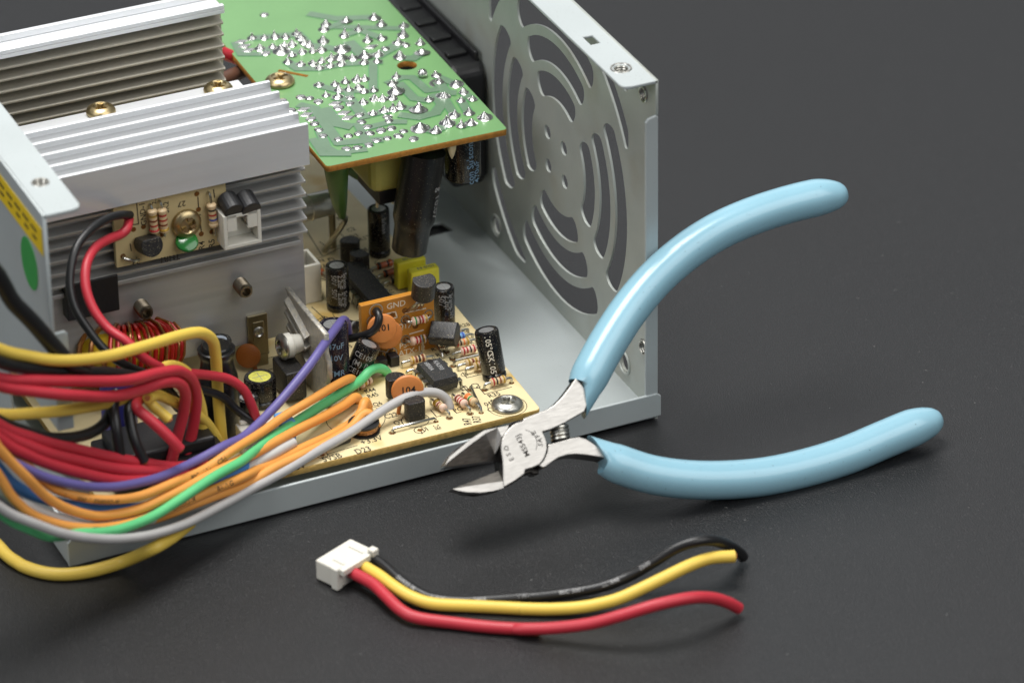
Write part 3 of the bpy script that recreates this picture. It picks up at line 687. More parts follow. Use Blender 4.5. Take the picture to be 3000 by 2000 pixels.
ln(*circ(74.5, 17.5, 6.6, 28), closed=True, w=.16); ln(*circ(62.0, 6.6, 1.3, 14), closed=True, w=.18); ln(*circ(91.6, 62.0, 4.0, 22), closed=True, w=.16); ln(*circ(108, 80.5, 2.2, 18), closed=True, w=.16)
for (a, b) in ((94.9, 13.0), (81.0, 28.6), (77.6, 12.2), (103.4, 29.4), (104.6, 35.9), (104.6, 32.2), (104.6, 38.5), (104.6, 41), (105.6, 16.7), (104.2, 24.8), (102.7, 18), (98.5, 8.6), (93.6, 8.9), (79.6, 8.6)): ln(*circ(a, b, .75, 12), closed=True, w=.14)
ln((78, 88.5), (96, 89.4), (101.8, 92)); ln((96.0, 90), (97.4, 104)); ln((98, 96.5), (99, 92.3), (104.4, 93.2), (103.6, 104)); ln((97.6, 103.5), (97.2, 112))
for k in range(7): tx(('105', 'RC4', 'VR', 'R12', 'R9', 'C2', 'D3')[k], 1.9, 105.5+.6*(k % 2), 114-k*3.2, 6)
for k, (st, a, b) in enumerate((('R20', 103.5, 93.2), ('R21', 103.2, 89.6), ('R17', 107.2, 92.6), ('WATT', 101.4, 86.6), ('R14', 105.4, 87.4))): tx(st, 2.1, a-.4, b, 4)
tx('AMP3', 2.0, 78.5, 87.2, 3); tx('PROTECTION', 2.0, 84, 86.5, 3); tx('PROTECT WAF', 1.9, 84, 83.9, 3); tx('WAFER', 2.4, 92.5, 78.0, 60); tx('D', 2.4, 96.4, 86.2, 0)
ln((90.2, 58.6), (85.6, 58.2), (84.6, 68.4)); tx('C08', 1.9, 83.8, 60.6, 35); tx('LED', 1.5, 91.2, 52.6, -80); ln((89.5, 57), (94.5, 56.4), (95.5, 47)); ln((101.6, 57), (103.6, 73), w=.25)
tx('R61', 2.0, 57.2, 39.6, 70); ln(*circ(44.3, 50.5, 1.7, 16), closed=True); ln(*circ(43.8, 46.8, 1.7, 16), closed=True); tx('+', 2, 68, 44, 0); ln((62, 45.8), (69.5, 46.4), (69.5, 51), (66, 51)); tx('18-', 1.7, 66.6, 52.2, 30); ln((62.6, 40.6), (64.0, 43.2), (66, 42.8)); tx('R53', 1.8, 83.6, 46.8, 10); tx('R46', 1.8, 76.4, 40.4, 20); ln(*circ(81, 44.4, 1.6, 14), closed=True); ln((79, 41.0), (83.5, 42.0), (83.5, 46))
tx('D20', 2.2, 65.6, 8.4, 80); tx('IEC', 1.6, 90.2, 5.4, 90)
build(mb, 'silkscreen', m_ink, board)
mb = MB()
for (a, b) in ((94.9, 13.0), (77.6, 12.2), (103.4, 29.4), (104.6, 35.9), (104.6, 32.2), (104.6, 38.5), (105.6, 16.7), (98.5, 8.6), (93.6, 8.9), (79.6, 8.6), (90.3, 8.8), (85.6, 7.0), (102.7, 18), (62.0, 6.6), (112.4, 16.9), (100.9, 7.9), (44.3, 50.5), (43.8, 46.8)): build(MB().lathe((a, b, ZB+.01), (0, 0, 1), [(.62, 0), (.55, .03), (.001, .03)], 12), 'solder_hole', m_pad, board)

# ================================================================== FRONT HEATSINK
HX0, HX1 = 12.5, 76.0; YP = 49.3
hs = empty('front_heatsink', (44, 52, 14), 'bright aluminium heatsink with five upright fins on top at the left', 'heatsink')
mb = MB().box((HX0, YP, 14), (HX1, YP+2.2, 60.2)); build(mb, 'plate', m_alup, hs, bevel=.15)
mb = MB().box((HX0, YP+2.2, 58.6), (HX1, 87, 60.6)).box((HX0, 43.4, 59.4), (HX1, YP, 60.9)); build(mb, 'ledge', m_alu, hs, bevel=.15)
prof_ = [(44.2, 60.95)]
for k in range(4):
    y_ = 43.2+5.68*k
    prof_ += [(y_+1.0, 67.8), (y_+1.7, 66.9), (y_+2.7, 66.4), (y_+3.9, 66.4), (y_+4.9, 67.0), (y_+5.66, 68.4)]
prof_ += [(66.8, 60.95)]
mb = MB().prism([(HX0+.05, a, b) for a, b in prof_], (HX1-HX0-.15, 0, 0), sm=True); mb.fixn = True
build(mb, 'grooved_web', M('shaded_groove_aluminium', (160, 162, 164), .5, .6, .06, 240, .2, 700, stretch=(.04, 1, 1)), hs, sharp=50)  # groove shade put into the colour: darker copy of the fin aluminium
for k in range(5):
    y = 43.2+5.68*k; zb = 60.7; zt_ = 69.8-(.0 if k else 0)
    build(MB().box((HX0+.02, y, zb-(1.2 if k == 0 else .05)), (HX1-.02, y+1.05, zt_)), 'upright_fin', m_alu, hs, bevel=.18)
for k in range(6):
    z = 41.0+3.15*k
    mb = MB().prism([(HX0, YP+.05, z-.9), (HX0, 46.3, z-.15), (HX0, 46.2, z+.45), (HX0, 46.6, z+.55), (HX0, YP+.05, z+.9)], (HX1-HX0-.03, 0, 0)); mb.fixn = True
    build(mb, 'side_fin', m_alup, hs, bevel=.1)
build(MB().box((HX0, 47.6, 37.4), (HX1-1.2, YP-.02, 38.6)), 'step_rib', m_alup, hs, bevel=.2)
for (px, py) in ((711, 840), (420, 903)):
    q = uy(YP, px-8, py-8)
    mb = MB().lathe(q, (0, -1, 0), [(1.75, 0)]+[(1.75 if k % 2 else 1.5, .25+.28*k) for k in range(13)]+[(1.45, 4.1), (1.0, 4.1), (.95, 2.2), (.001, 2.2)], 18)
    build(mb, 'threaded_stud', m_stud, hs)
l0, l1 = uy(YP-.9, 728, 930), uy(YP-.9, 776, 1058)
mb = MB().box((l0.x-.2, YP-.8, 11.0), (l0.x+4.6, YP-.02, l0.z)).box((l0.x+.2, YP-.8, ZB-.2), (l0.x+4.4, YP-.02, 11.0)).box((l0.x+.9, YP-1.1, l0.z-6.5), (l0.x+3.6, YP-.82, l0.z-1.6)); 
lg = build(mb, 'mounting_leg', m_bracket, hs, bevel=.2)
build(MB().lathe(V((l0.x+2.2, YP-1.1, l0.z-4.2)), (0, -1, 0), [(1.35, 0), (1.1, .35), (.8, .1), (.3, .3), (.001, .3)], 18), 'rivet', m_chrome, lg)
a_, b_ = uy(YP-3, 190, 822), uy(YP-3, 352, 930)
build(MB().box((a_.x, YP-3.4, uy(YP-3.4, 280, 925).z), (b_.x, YP-.03, uy(YP-3.4, 280, 818).z)), 'clamped_transistor', m_black, hs, bevel=.3)
for (px, py) in ((296, 332), (640, 268)):
    q = uz(60.65, px, py); panhead(q, (0, 0, 1), 3.4, 'screw', hs, m_gold, 2.3, .5)

# ================================================================== REAR HEATSINK
rh = empty('rear_heatsink', (52, 100, 14), 'dull aluminium heatsink with stacked horizontal fins at the top left corner', 'heatsink')
RY = 95.0
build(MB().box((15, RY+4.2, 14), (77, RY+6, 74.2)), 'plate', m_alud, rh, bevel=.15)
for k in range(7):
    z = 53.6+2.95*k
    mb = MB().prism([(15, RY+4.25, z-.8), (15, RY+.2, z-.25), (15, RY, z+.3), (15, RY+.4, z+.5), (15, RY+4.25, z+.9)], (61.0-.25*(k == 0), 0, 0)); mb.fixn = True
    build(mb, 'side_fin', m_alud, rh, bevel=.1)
for k, (y, za, zb) in enumerate(((RY-.6, 75.25, 76.3), (RY+5.6, 75.25, 76.9))):
    build(MB().box((15, y, za), (76.2, y+1.2, zb)), 'upright_fin', m_alu, rh, bevel=.15)
build(MB().box((15, RY-.6, 74.2), (76.2, RY+6.8, 75.2)), 'top_web', m_alu, rh, bevel=.1)

# ================================================================== SENSOR BOARD on the front heatsink
SY = 44.6
sbd = empty('sensor_board', (45, SY, 39), 'small beige circuit board screwed under the fins of the front heatsink', 'circuit board')
q0, q1, q2 = uy(SY, *c4(880, 345)), uy(SY, *c4(960, 872)), uy(SY, *c4(1900, 660))
sz0, sz1 = (q1.z+q2.z)/2, 58.9
build(MB().box((q0.x+.4, SY, sz0), (q2.x+1.0, SY+1.5, sz1)), 'laminate', [m_fiberd], sbd, bevel=.12)
def SP(u, v, d=0.0): return uy(SY-d, *c4(u, v))
NY = V((0, -1, 0))
panhead(SP(1550, 470), (0, -1, 0.05), 3.45, 'screw', sbd, m_gold, 2.0, .35)
for (a, b, bd, mt) in (((1225, 300), (1255, 560), (m_bgold, m_bbrn, m_bred, m_bred), m_resb), ((1310, 270), (1345, 575), (m_bred, m_bred, m_bbrn, m_bgold), m_resb), ((1750, 190), (1795, 560), (m_bblk, m_bred, m_bblu), m_resb)):
    A, Bp = SP(*a), SP(*b)
    resistor(A, Bp, 1.3, tuple((.22+.2*k, m_, .45) for k, m_ in enumerate(bd)), mt, 1.05, sbd, L=6.0, nrm=NY)
to92(SP(1170, 640, .2), R(-90), .4, 4.4, 2.6, m_blackd, sbd, axis=(.1, -1, .25), leads=False)
for (u, v) in ((1905, 230), (2060, 215)):
    to92(SP(u, v, .2), R(90), .6, 4.6, 2.3, m_black, sbd, axis=(.05, -1, -.35), leads=False)
disc(SP(1560, 640, 1.6), 2.6, (-.1, -.6, .9), 1.5, m_gdisc, 'ceramic_capacitor', sbd)
wa, wb = SP(1890, 700, 0), SP(2225, 390, 0)
wx0, wx1, wz0, wz1 = 53.6, 62.5, 44.9, 53.4
cn = build(MB().box((wx0, SY-5.0, wz0), (wx1, SY-.05, wz0+.9)).box((wx0, SY-5.0, wz0+.9), (wx0+.9, SY-.05, wz1)).box((wx1-.9, SY-5.0, wz0+.9), (wx1, SY-.05, wz1)).box((wx0+.9, SY-1.2, wz0+.9), (wx1-.9, SY-.05, wz1)).box((wx0+.9, SY-5.0, wz1-4.2), (wx0+3.2, SY-4.2, wz1)).box((wx1-3.2, SY-5.0, wz1-4.2), (wx1-.9, SY-4.2, wz1)).box((wx0+.9, SY-5.0, wz1-.9), (wx1-.9, SY-1.2, wz1-.02)), 'fan_connector', m_white, sbd, bevel=.15)
mb = MB()
for k in (0, 1): mb.box((wx0+2.9+k*2.5, SY-4.4, wz0+4.6), (wx0+3.4+k*2.5, SY-1, wz0+5.1))
build(mb, 'pins', m_tin, cn)
A, Bp = SP(985, 770), SP(1110, 790)
build(MB().tube(smoothpath([A, A+NY*1.2, (A+Bp)/2+NY*1.6, Bp+NY*1.0, Bp+NY*.1]), .35, 8), 'jumper_wire', m_tin, sbd)
mb = MB(); st = lambda s, size, u, v, rot=0: mb.text(s, size, SP(u, v, .04), (math.cos(R(rot)), 0, math.sin(R(rot))), (-math.sin(R(rot)), 0, math.cos(R(rot))))
st('GND-1', 1.9, 1200, 490, 92); st('3K2', 1.8, 1400, 380, 90); st('2.2', 1.5, 1285, 300, 90); st('27', 1.9, 1550, 270, 178); st('5VC', 1.9, 1395, 540, 92); st('THR1', 2.0, 1500, 750, 178); st('R4', 2.0, 1720, 710, 88); st('R5', 2.0, 1810, 690, 88); st('W', 1.6, 1690, 440, 90); st('23', 2.0, 1140, 790, 180)
sl = lambda *pts: mb.line([SP(u, v, .04) for u, v in pts], .25, nrm=NY)
sl((1660, 240), (1665, 330)); sl((1680, 450), (1690, 545)); sl((1108, 290), (1125, 480), (1060, 490)); sl((1885, 560), (1890, 660), (1930, 650)); sl((1800, 170), (1810, 240)); sl((1050, 660), (1060, 720))
build(mb, 'silkscreen', m_ink, sbd)
mb = MB()
for (u, v) in ((1650, 210), (1665, 350), (1690, 570), (1340, 575), (1080, 530), (1170, 505), (985, 770), (1785, 550)): build(MB().lathe(SP(u, v, .02), NY, [(.62, 0), (.001, .03)], 12), 'solder_hole', m_pad, sbd)

# ================================================================== GREEN BOARD
ZG = 52.0
gb = empty('green_circuit_board', (106, 97, ZG-1.6), 'green circuit board lying solder side up with rows of silver cones', 'circuit board')
g = lambda u, v: uz(ZG, *c2(u, v)); g3 = lambda u, v: uz(ZG, *c3(u, v))
A, Bq = uz(ZG, 957, 488), uz(ZG, 1487, 378)
hc = g(1945, 528); sl0, sl1 = g(785, 573), g(1050, 625)
sd = (sl1-sl0).normalized(); sn = V((-sd.y, sd.x, 0))*.55
slotp = [(sl0-sn)[:2], (sl1-sn)[:2], (sl1+sn)[:2], (sl0+sn)[:2]]
yA = (A.y+Bq.y)/2
sheet(rounded([(A.x, A.y), (Bq.x, Bq.y), (Bq.x+1.8, 148), (A.x+1.9, 148)], 1.0), [circ(hc.x, hc.y, 2.35, 22), slotp], 1.6, 'laminate', [m_green, m_edgeo], ((0, 0, ZG-.8), (1, 0, 0), (0, 1, 0)), gb, (106, 97, ZG-1.6), .12)
# copper traces under the mask
mb = MB(); me_ = MB(); tcount = [0]
def tr(w, *pts):
    P = [V((g(*q).x, g(*q).y, ZG+.012)) for q in pts]
    for a, b in zip(P, P[1:]):
        tcount[0] += 1; lift = V((0, 0, .0012*tcount[0])); a, b = a+lift, b+lift
        t = (b-a).normalized(); n = V((-t.y, t.x, 0)); e = t*w*.3
        me_.add([a-e-n*(w/2+.22), b+e-n*(w/2+.22), b+e+n*(w/2+.22), a-e+n*(w/2+.22)], [(0, 1, 2, 3)]); 
        mb.add([a-e-n*w/2+V((0, 0, .09)), b+e-n*w/2+V((0, 0, .09)), b+e+n*w/2+V((0, 0, .09)), a-e+n*w/2+V((0, 0, .09))], [(0, 1, 2, 3)])
for args in ((2.6, (1080, 70), (1300, 110), (1600, 100)), (2.2, (1200, 180), (1900, 200)), (2.6, (560, 285), (960, 250), (1070, 350), (1350, 390)), (2.0, (400, 330), (450, 430), (640, 430)), (2.0, (620, 380), (820, 400), (1010, 415)),
             (2.4, (870, 500), (960, 560), (1150, 560), (1360, 520), (1700, 500)), (3.0, (1430, 330), (1560, 450), (1690, 440), (1870, 340)), (2.2, (1150, 715), (1330, 760), (1640, 760)), (2.2, (1780, 690), (1900, 640), (1990, 640), (2130, 760), (2280, 740)),
             (2.6, (990, 890), (1110, 920), (1290, 1170), (1330, 1230), (1700, 1200)), (2.2, (1160, 1120), (1220, 1270), (1300, 1320), (1560, 1290)), (3.0, (1210, 930), (1330, 1060), (1420, 1080)), (2.4, (1640, 970), (1890, 910), (2060, 930)), (2.6, (1900, 980), (2050, 1000), (2200, 960), (2260, 880), (2190, 800)),
             (2.2, (1600, 1090), (1800, 1040), (1920, 1040)), (2.4, (1880, 700), (2010, 830), (2140, 850)), (2.6, (1310, 820), (1440, 850), (1560, 1000)), (2.4, (2080, 420), (2000, 470), (1880, 460)), (2.0, (1400, 130), (1250, 190)), (2.2, (1380, 265), (1520, 215), (1720, 290)), (2.2, (2060, 1100), (2200, 1130), (2310, 1060)), (2.0, (1100, 1200), (1190, 1330), (1420, 1330)),
             (2.0, (1640, 500), (1640, 760)), (2.0, (1500, 1060), (1600, 1250)), (2.6, (2230, 690), (2300, 780), (2360, 780)), (2.2, (1420, 750), (1430, 880))):
    tr(*args)
for args in ((160, 985, 60, 820), (290, 965, 220, 850), (220, 1080, 310, 1050), (20, 640, 175, 705), (240, 780, 320, 840)):
    tr(2.2, (args[0]+2214, args[1]), (args[2]+2214, args[3]))
build(me_, 'trace_outline', m_traceb, gb); build(mb, 'copper_traces', m_trace, gb)
# solder joints
def conemesh(sharp, n=12):
    return mesh_from(MB().lathe((0, 0, 0), (0, 0, 1), [(1.3, 0), (1.18, .08), (.92, .35), (.62, .85), (.34, 1.4), (.2, 1.62*sharp), (.12, 1.78*sharp), (.001, 1.85*sharp)], n), 'solder_cone', [m_solder], V((0, 0, 0)), 60)
CON = [conemesh(1.0), conemesh(1.2), conemesh(.85)]
DOM = mesh_from(MB().lathe((0, 0, 0), (0, 0, 1), [(1.25, 0), (1.15, .12), (.85, .3), (.45, .42), (.001, .45)], 16), 'solder_dome', [m_solder], V((0, 0, 0)), 60)
_p = MB().lathe((0, 0, 0), (0, 0, 1), [(1.7, 0), (1.6, .1), (1.2, .2), (.001, .25)], 4); PAD = mesh_from(_p, 'solder_pad', [m_solder], V((0, 0, 0)), 60)
BALL = mesh_from(MB().lathe((0, 0, 0), (0, 0, 1), [(.7, 0), (1.1, .4), (1.25, .95), (1.1, 1.5), (.7, 1.9), (.001, 2.05)], 16), 'solder_ball', [m_solder], V((0, 0, 0)), 60)
cones = [(1400,135,1.2),(1650,105,1.4),(1715,165,1.2),(1915,180,1.1),(1215,165,1.1),(1195,208,1.1),(1510,215,1),(1380,265,1.1),(1910,262,1.2),(550,287,1),(660,285,.9),(755,277,1.05),(850,277,.95),(950,252,1.1),(985,288,1.05),(1015,325,1.05),(1065,356,1.1),(1190,315,1.25),(1590,307,1.1),(1715,290,1.2),(1865,330,1.2),(2065,335,1.05),(910,345,1),(840,352,.9),(735,366,.9),(620,380,1.05),(810,402,1.7),(1175,395,1),(1355,388,1.7),(1000,415,.95),(1095,406,.9),(910,440,1),(2080,417,1.5),(1880,457,1.35),(1565,452,1.5),(1690,437,1.2),(1455,467,1.1),(1345,462,1.5),(1260,477,1),(1560,507,1.1),(1675,497,1.1),(870,502,1),(990,522,.95),(1095,516,.95),(1175,497,.95),(1255,536,1),(1355,521,1.05),(1155,556,1),
 (1850,636,1),(2205,621,1.1),(2235,682,1),(1150,710,1.05),(1295,701,1),(1390,681,1),(1495,667,1.1),(1565,656,1),(1810,697,1.1),(1330,756,.95),(1420,751,1),(1510,732,1.05),(1560,767,1),(1645,756,.95),(1840,767,1.7),(1215,800,.9),(1325,817,1.2),(1550,866,1),(1650,837,1),(1725,836,1),(1815,826,1.05),(2265,812,1.3),(2140,842,1.1),(1820,931,1.05),(1885,906,1.15),(1740,941,1),(1640,966,1.05),(2050,930,1.9),(2065,1100,1.9),(2205,1127,1.2),(2300,1055,1.4),
 (2389,702,1.4),(2454,777,1.05),(2534,837,1),(2284,817,1.2),(2434,852,1),(2374,982,1.15),(2504,962,1.2),(2314,1057,1.4),(2644,1003,1.4),(2524,1052,1.3),(2434,1077,1.1)]
for u, v, k in cones:
    q = g(u, v); big = k > 1.45; k *= .98
    inst(random.choice(CON), 'solder_joint', (q.x, q.y, ZG+.1), gb, (k*random.uniform(.92, 1.08), k*random.uniform(.92, 1.08), (1.0 if not big else .85)*k**.6*random.uniform(.5, .9)), (random.uniform(-.12, .12), random.uniform(-.12, .12), random.uniform(0, 6)))
domes = [(660,75),(990,816),(1065,826),(1145,856),(1435,826),(1435,876),(1330,910),(1075,1011),(1110,1056),(1155,1112),(1190,1162),(1520,976),(1535,1037),(1585,1082),(1770,992),(1785,1032),(1330,1197),(1415,1166),(1510,1142),(1610,1141),(1710,1117),(1805,1097),(1915,1122),(1870,1167),(1765,1187),(1670,1206),(1600,1247),(1500,1272),(1400,1282),(2005,1192),(1755,381),(1935,347),(665,422),(820,850),(900,935)]
for u, v in domes:
    q = g(u, v); inst(DOM, 'solder_joint', (q.x, q.y, ZG+.03), gb, (random.uniform(.85, 1.1), random.uniform(.85, 1.1), random.uniform(.6, 1.1)), (random.uniform(-.1, .1), random.uniform(-.1, .1), random.uniform(0, 6)))
for u, v in ((450,317),(478,356),(515,393),(1300,872),(1380,957),(1410,1002),(1015,925),(1040,972),(1625,362)):
    q = g(u, v); inst(PAD, 'solder_pad', (q.x, q.y, ZG+.03), gb, (1.15, .75, .8), (0, 0, R(45)*0+.02))
q = g(2085, 632); inst(BALL, 'solder_ball', (q.x, q.y, ZG+.03), gb, (.95, .95, .95))
q = g(2235, 690); inst(DOM, 'solder_pad', (q.x, q.y, ZG+.02), gb, (1.9, 1.9, .3))
panhead(g(800, 690), (0, 0, 1), 3.5, 'screw', gb, m_gold, 2.2, .2)
# parts hanging under the green board
zu = ZG-1.65
ct, cb = uy(58.5, 1238, 470), uy(58.5, 1196, 748)
ax = (cb-ct).normalized(); ct = ct-ax*((ct.z-zu)/-ax.z if ax.z else 0)*-1 if False else ct
Lc = (cb-ct).length; tp = ct-ax*2.5
mb = MB().lathe(tp, ax, [(5.0, 0), (4.95, Lc*.62), (4.95, Lc*.70), (4.5, Lc*.76), (4.2, Lc*.80), (4.1, Lc+.9), (3.8, Lc+1.3), (3.3, Lc+1.2), (.001, Lc+1.0)], 28)
bc = build(mb, 'sleeved_capacitor', m_shrink, gb)
mb = MB(); mb.textcyl('g 10.07', 2.8, tp, -ax, 5.06, 1.0, hstart=-7.5); build(mb, 'print', m_inkl, bc)
tA, tB = uy(64, 1086, 560), uy(64, 1302, 545)
mb = MB().box((tA.x, 63, tA.z-1), (tB.x, 79, zu)); tf = build(mb, 'transformer', m_trafo, gb, bevel=2.2, seg=3)
build(MB().box((tA.x+2.2, 64.5, tA.z-4.6), (tB.x-.8, 77.5, tA.z-1.02)), 'core_base', m_black, tf, bevel=.3)
mb = MB()
for k in range(4): mb.cyl((tA.x+4+k*4, 70, tA.z-8), (tA.x+4+k*4, 70, tA.z-4.5), .5)
build(mb, 'pins', m_tin, tf)
c4t = uy(60, 1352, 525)
cp = cap(V((c4t.x+1.2, 62, zu)), 4.25, zu-c4t.z+.4, axis=(0, 0, -1), parent=gb, bead=False, texts=())
mb = MB()
for st_, a_2, h_ in (("con Su'scon", .42, 1.0), ('470uF', .85, 1.0)): 
    vs_, fs_, w_ = textmesh(st_); axx = V((0, 0, -1)); pb = V((c4t.x+1.2, 62, zu)); c_ = (CP-pb); c_.z = 0; c_.normalize(); d_ = V((0, 0, 1)).cross(c_)
    mb.add([pb+V((0, 0, -13.5+x*2.3))+(c_*math.cos(a_2-y*2.3/4.28+.2)+d_*math.sin(a_2-y*2.3/4.28+.2))*4.29 for x, y in vs_], fs_)
build(mb, 'print', m_inkp, cp)
q = uy(56, 1318, 415); build(MB().lathe(V((q.x, 55.0, zu)), (0, 0, -1), [(1.1, 0), (1.0, 1.5), (.5, 3.2), (.001, 4.2)], 14), 'glue_drop', m_cream, gb)
q = ux(126.5, 1432, 405); build(MB().cyl((126, q.y, zu-1.6), (126, q.y+6, zu-1.6), 1.3), 'red_lead', m_red, gb)
# green sleeved lead and wires between the boards
ga, gm, gbt = uy(66, 985, 480), uy(70, 993, 580), uy(78, 1002, 632)
build(MB().tube(smoothpath([ga+V((0, 0, 6)), ga, gm, gbt]), 2.7, 14, rfun=lambda t: 1.1 if t < .35 else max(.35, 1.1-(t-.35)*1.15)), 'green_sleeve', m_greend, gb)
build(MB().tube(smoothpath([gbt, uy(82, 1008, 640)+V((0, 0, -1)), V((97.4, 92, ZB))]), .7, 8), 'lead', m_tin, gb)

# black mains socket block
msk = empty('mains_socket', (135, 112, 16), 'black plastic socket block between green board and fan wall', 'socket')
iz1 = 48.6
bl = MB().prism([(131.2, 91, iz1-10), (131.2, 91, iz1-2), (131.2, 93, iz1), (131.2, 140, iz1+1), (131.2, 140, 16), (131.2, 93, 16), (131.2, 91, 19)], (8.6, 0, 0)); bl.fixn = True
build(bl, 'housing', m_black, msk, bevel=1.5, seg=3)
for k in range(4): build(MB().box((132.6, 97+k*9, iz1+.1), (137.6, 99.5+k*9, iz1+1.2)), 'rib', m_black, msk, bevel=.3)
build(MB().box((138.0, 94, iz1-.5), (139.4, 140, iz1+2.2)), 'rim', m_black, msk, bevel=.5)
# brown and red wires behind the heatsinks
w = build(MB().tube(smoothpath([uz(51, 640, 240), uz(49, 680, 222), uz(45, 740, 198), uz(42, 800, 180)]), 1.7, 12), 'brown_wire', m_brownw); tag(w, 'brown wire crossing behind the bright heatsink by the green board', 'wire')
w = build(MB().tube(smoothpath([uz(53, 640, 150), uz(51, 672, 163), uz(47, 720, 183), uz(44, 760, 195)]), 1.5, 12), 'red_wire', m_red); tag(w, 'short red wire poking out behind the top left fins', 'wire')
w = build(MB().tube(smoothpath([uy(88, 1010, 480), uy(92, 1040, 498), uy(94, 1085, 525), uy(98, 1150, 570)]), 1.9, 12), 'green_yellow_wire', m_greend); tag(w, 'green and yellow earth wire under the green board', 'wire')

# ================================================================== ORANGE DAUGHTER BOARD
OY = 39.0
od = empty('daughter_board', (94, OY, ZB), 'small upright orange circuit board marked PS-ON and ATX-12', 'circuit board')
tl, trr, br, bl_ = uy(OY, 1059, 897), uy(OY, 1276, 846), uy(OY, 1270, 1030), uy(OY, 1062, 1072)
xl = (tl.x+bl_.x)/2; xr = (trr.x+br.x)/2; zt1 = (tl.z+trr.z)/2; zb1 = (br.z+bl_.z)/2
mb = MB().box((xl, OY, zb1), (xr, OY+1.6, zt1)); build(mb, 'laminate', [m_orange], od, bevel=.12)
OP = lambda u, v, d=0.0: uy(OY-d, *rb(u, v))
o5 = lambda u, v, d=0.0: uy(OY-d, *c5(u, v))
mb = MB(); E1 = V((1, 0, 0)); E2 = V((0, 0, 1))
mb.text('GND', 2.1, o5(1330, 1405, .03), E1, E2); mb.text('PS-ON', 2.0, OP(1445, 375, .03), E1, E2); mb.text('ATX-12', 2.0, OP(1440, 440, .03), E1, E2); mb.text('Q1', 2.0, OP(1425, 205, .03), E1, E2); mb.text('C1', 1.9, o5(1690, 1320, .03), E1, E2)
def oc(u, v, r, n=18, five=False):
    c = OP(u, v, .03); mb.line([c+V((r*math.cos(2*math.pi*k/n), 0, r*math.sin(2*math.pi*k/n))) for k in range(n)], .3, nrm=NY, closed=True)
oc(1235, 30, 1.6); oc(1500, 290, 1.0); oc(1500, 110, 1.0); oc(1710, 60, 1.0); oc(1280, 440, 1.3); oc(1375, 415, 1.3); oc(1395, 300, 1.2); oc(1200, 120, 1.2)
mb.line([OP(u, v, .03) for u, v in ((1290, 70), (1410, 40), (1425, 90), (1310, 120))], .3, nrm=NY, closed=True)
mb.line([OP(u, v, .03) for u, v in ((1500, 50), (1680, 10))], .3, nrm=NY); mb.line([OP(u, v, .03) for u, v in ((1540, 240), (1660, 205))], .3, nrm=NY); mb.line([OP(u, v, .03) for u, v in ((1530, 180), (1560, 130), (1640, 120))], .3, nrm=NY)
build(mb, 'silkscreen', m_inkw, od)
mb = MB()
for (u, v) in ((1235, 30), (1500, 290), (1500, 110), (1280, 440), (1375, 415), (1590, 170), (1495, 30), (1380, 70)): build(MB().lathe(OP(u, v, .01), NY, [(.75, 0), (.6, .04), (.001, .04)], 12), 'solder_hole', m_pad, od)
resistor(OP(1500, 115), OP(1715, 65), 1.3, ((.15, m_bgrn, .45), (.4, m_bbrn, .45), (.58, m_bred, .45), (.8, m_bgold, .4)), m_resw, 1.0, od, L=3.9, nrm=NY)
resistor(OP(1500, 290), OP(1690, 250), 1.3, ((.3, m_bred, .45), (.5, m_bred, .45), (.72, m_bgold, .4)), m_resw, 1.0, od, L=3.9, nrm=NY)
to92(o5(1655, 1240, 2.5)+V((0, 0, -1.2)), R(-90), 0, 5.0, 2.7, m_blackd, od, axis=(.0, -.25, 1), leads=False)
mb = MB()
for k in range(3): mb.tube(smoothpath([o5(1640+k*18, 1320, 2.2), o5(1590+k*30, 1360, 2.0), o5(1520+k*60, 1420-k*15, .1)]), .35, 8)
build(mb, 'transistor_leads', m_tin, od)
to92(OP(1700, 225, 1.0), R(-60), .8, 6.2, 2.75, m_blackd, od, axis=(.78, -.62, .05), leads=False)
build(MB().tube(smoothpath([OP(1640, 250, 1.5), OP(1655, 310, 2.5), OP(1650, 400, 2.5), X(98.0, 35.4), X(100.6, 32.6)+V((0, 0, .4))]), .28, 8), 'transistor_lead', m_tin, od)
disc(OP(1335, 245, 1.1), 3.6, (-.15, -1, .15), 1.5, m_disc, 'ceramic_capacitor', od)
disc(OP(1290, 190, 2.9), 3.5, (-.15, -1, .2), 1.5, m_disc, 'ceramic_capacitor', od, text='101', tsize=2.2)
ph = build(MB().box((87.6, 35.2, ZB+.05), (89.8, 37.6, ZB+2.2)).box((90.4, 34.8, ZB+.05), (92.6, 37.4, ZB+2.6)), 'pin_strip', m_black, od, bevel=.15)
mb = MB()
for (u, v) in ((1285, 450), (1380, 430)): 
    q = OP(u, v, .7); mb.box((q.x-.35, q.y-.35, ZB+2.5), (q.x+.35, q.y+.35, q.z))
build(mb, 'pins', m_gold, ph)

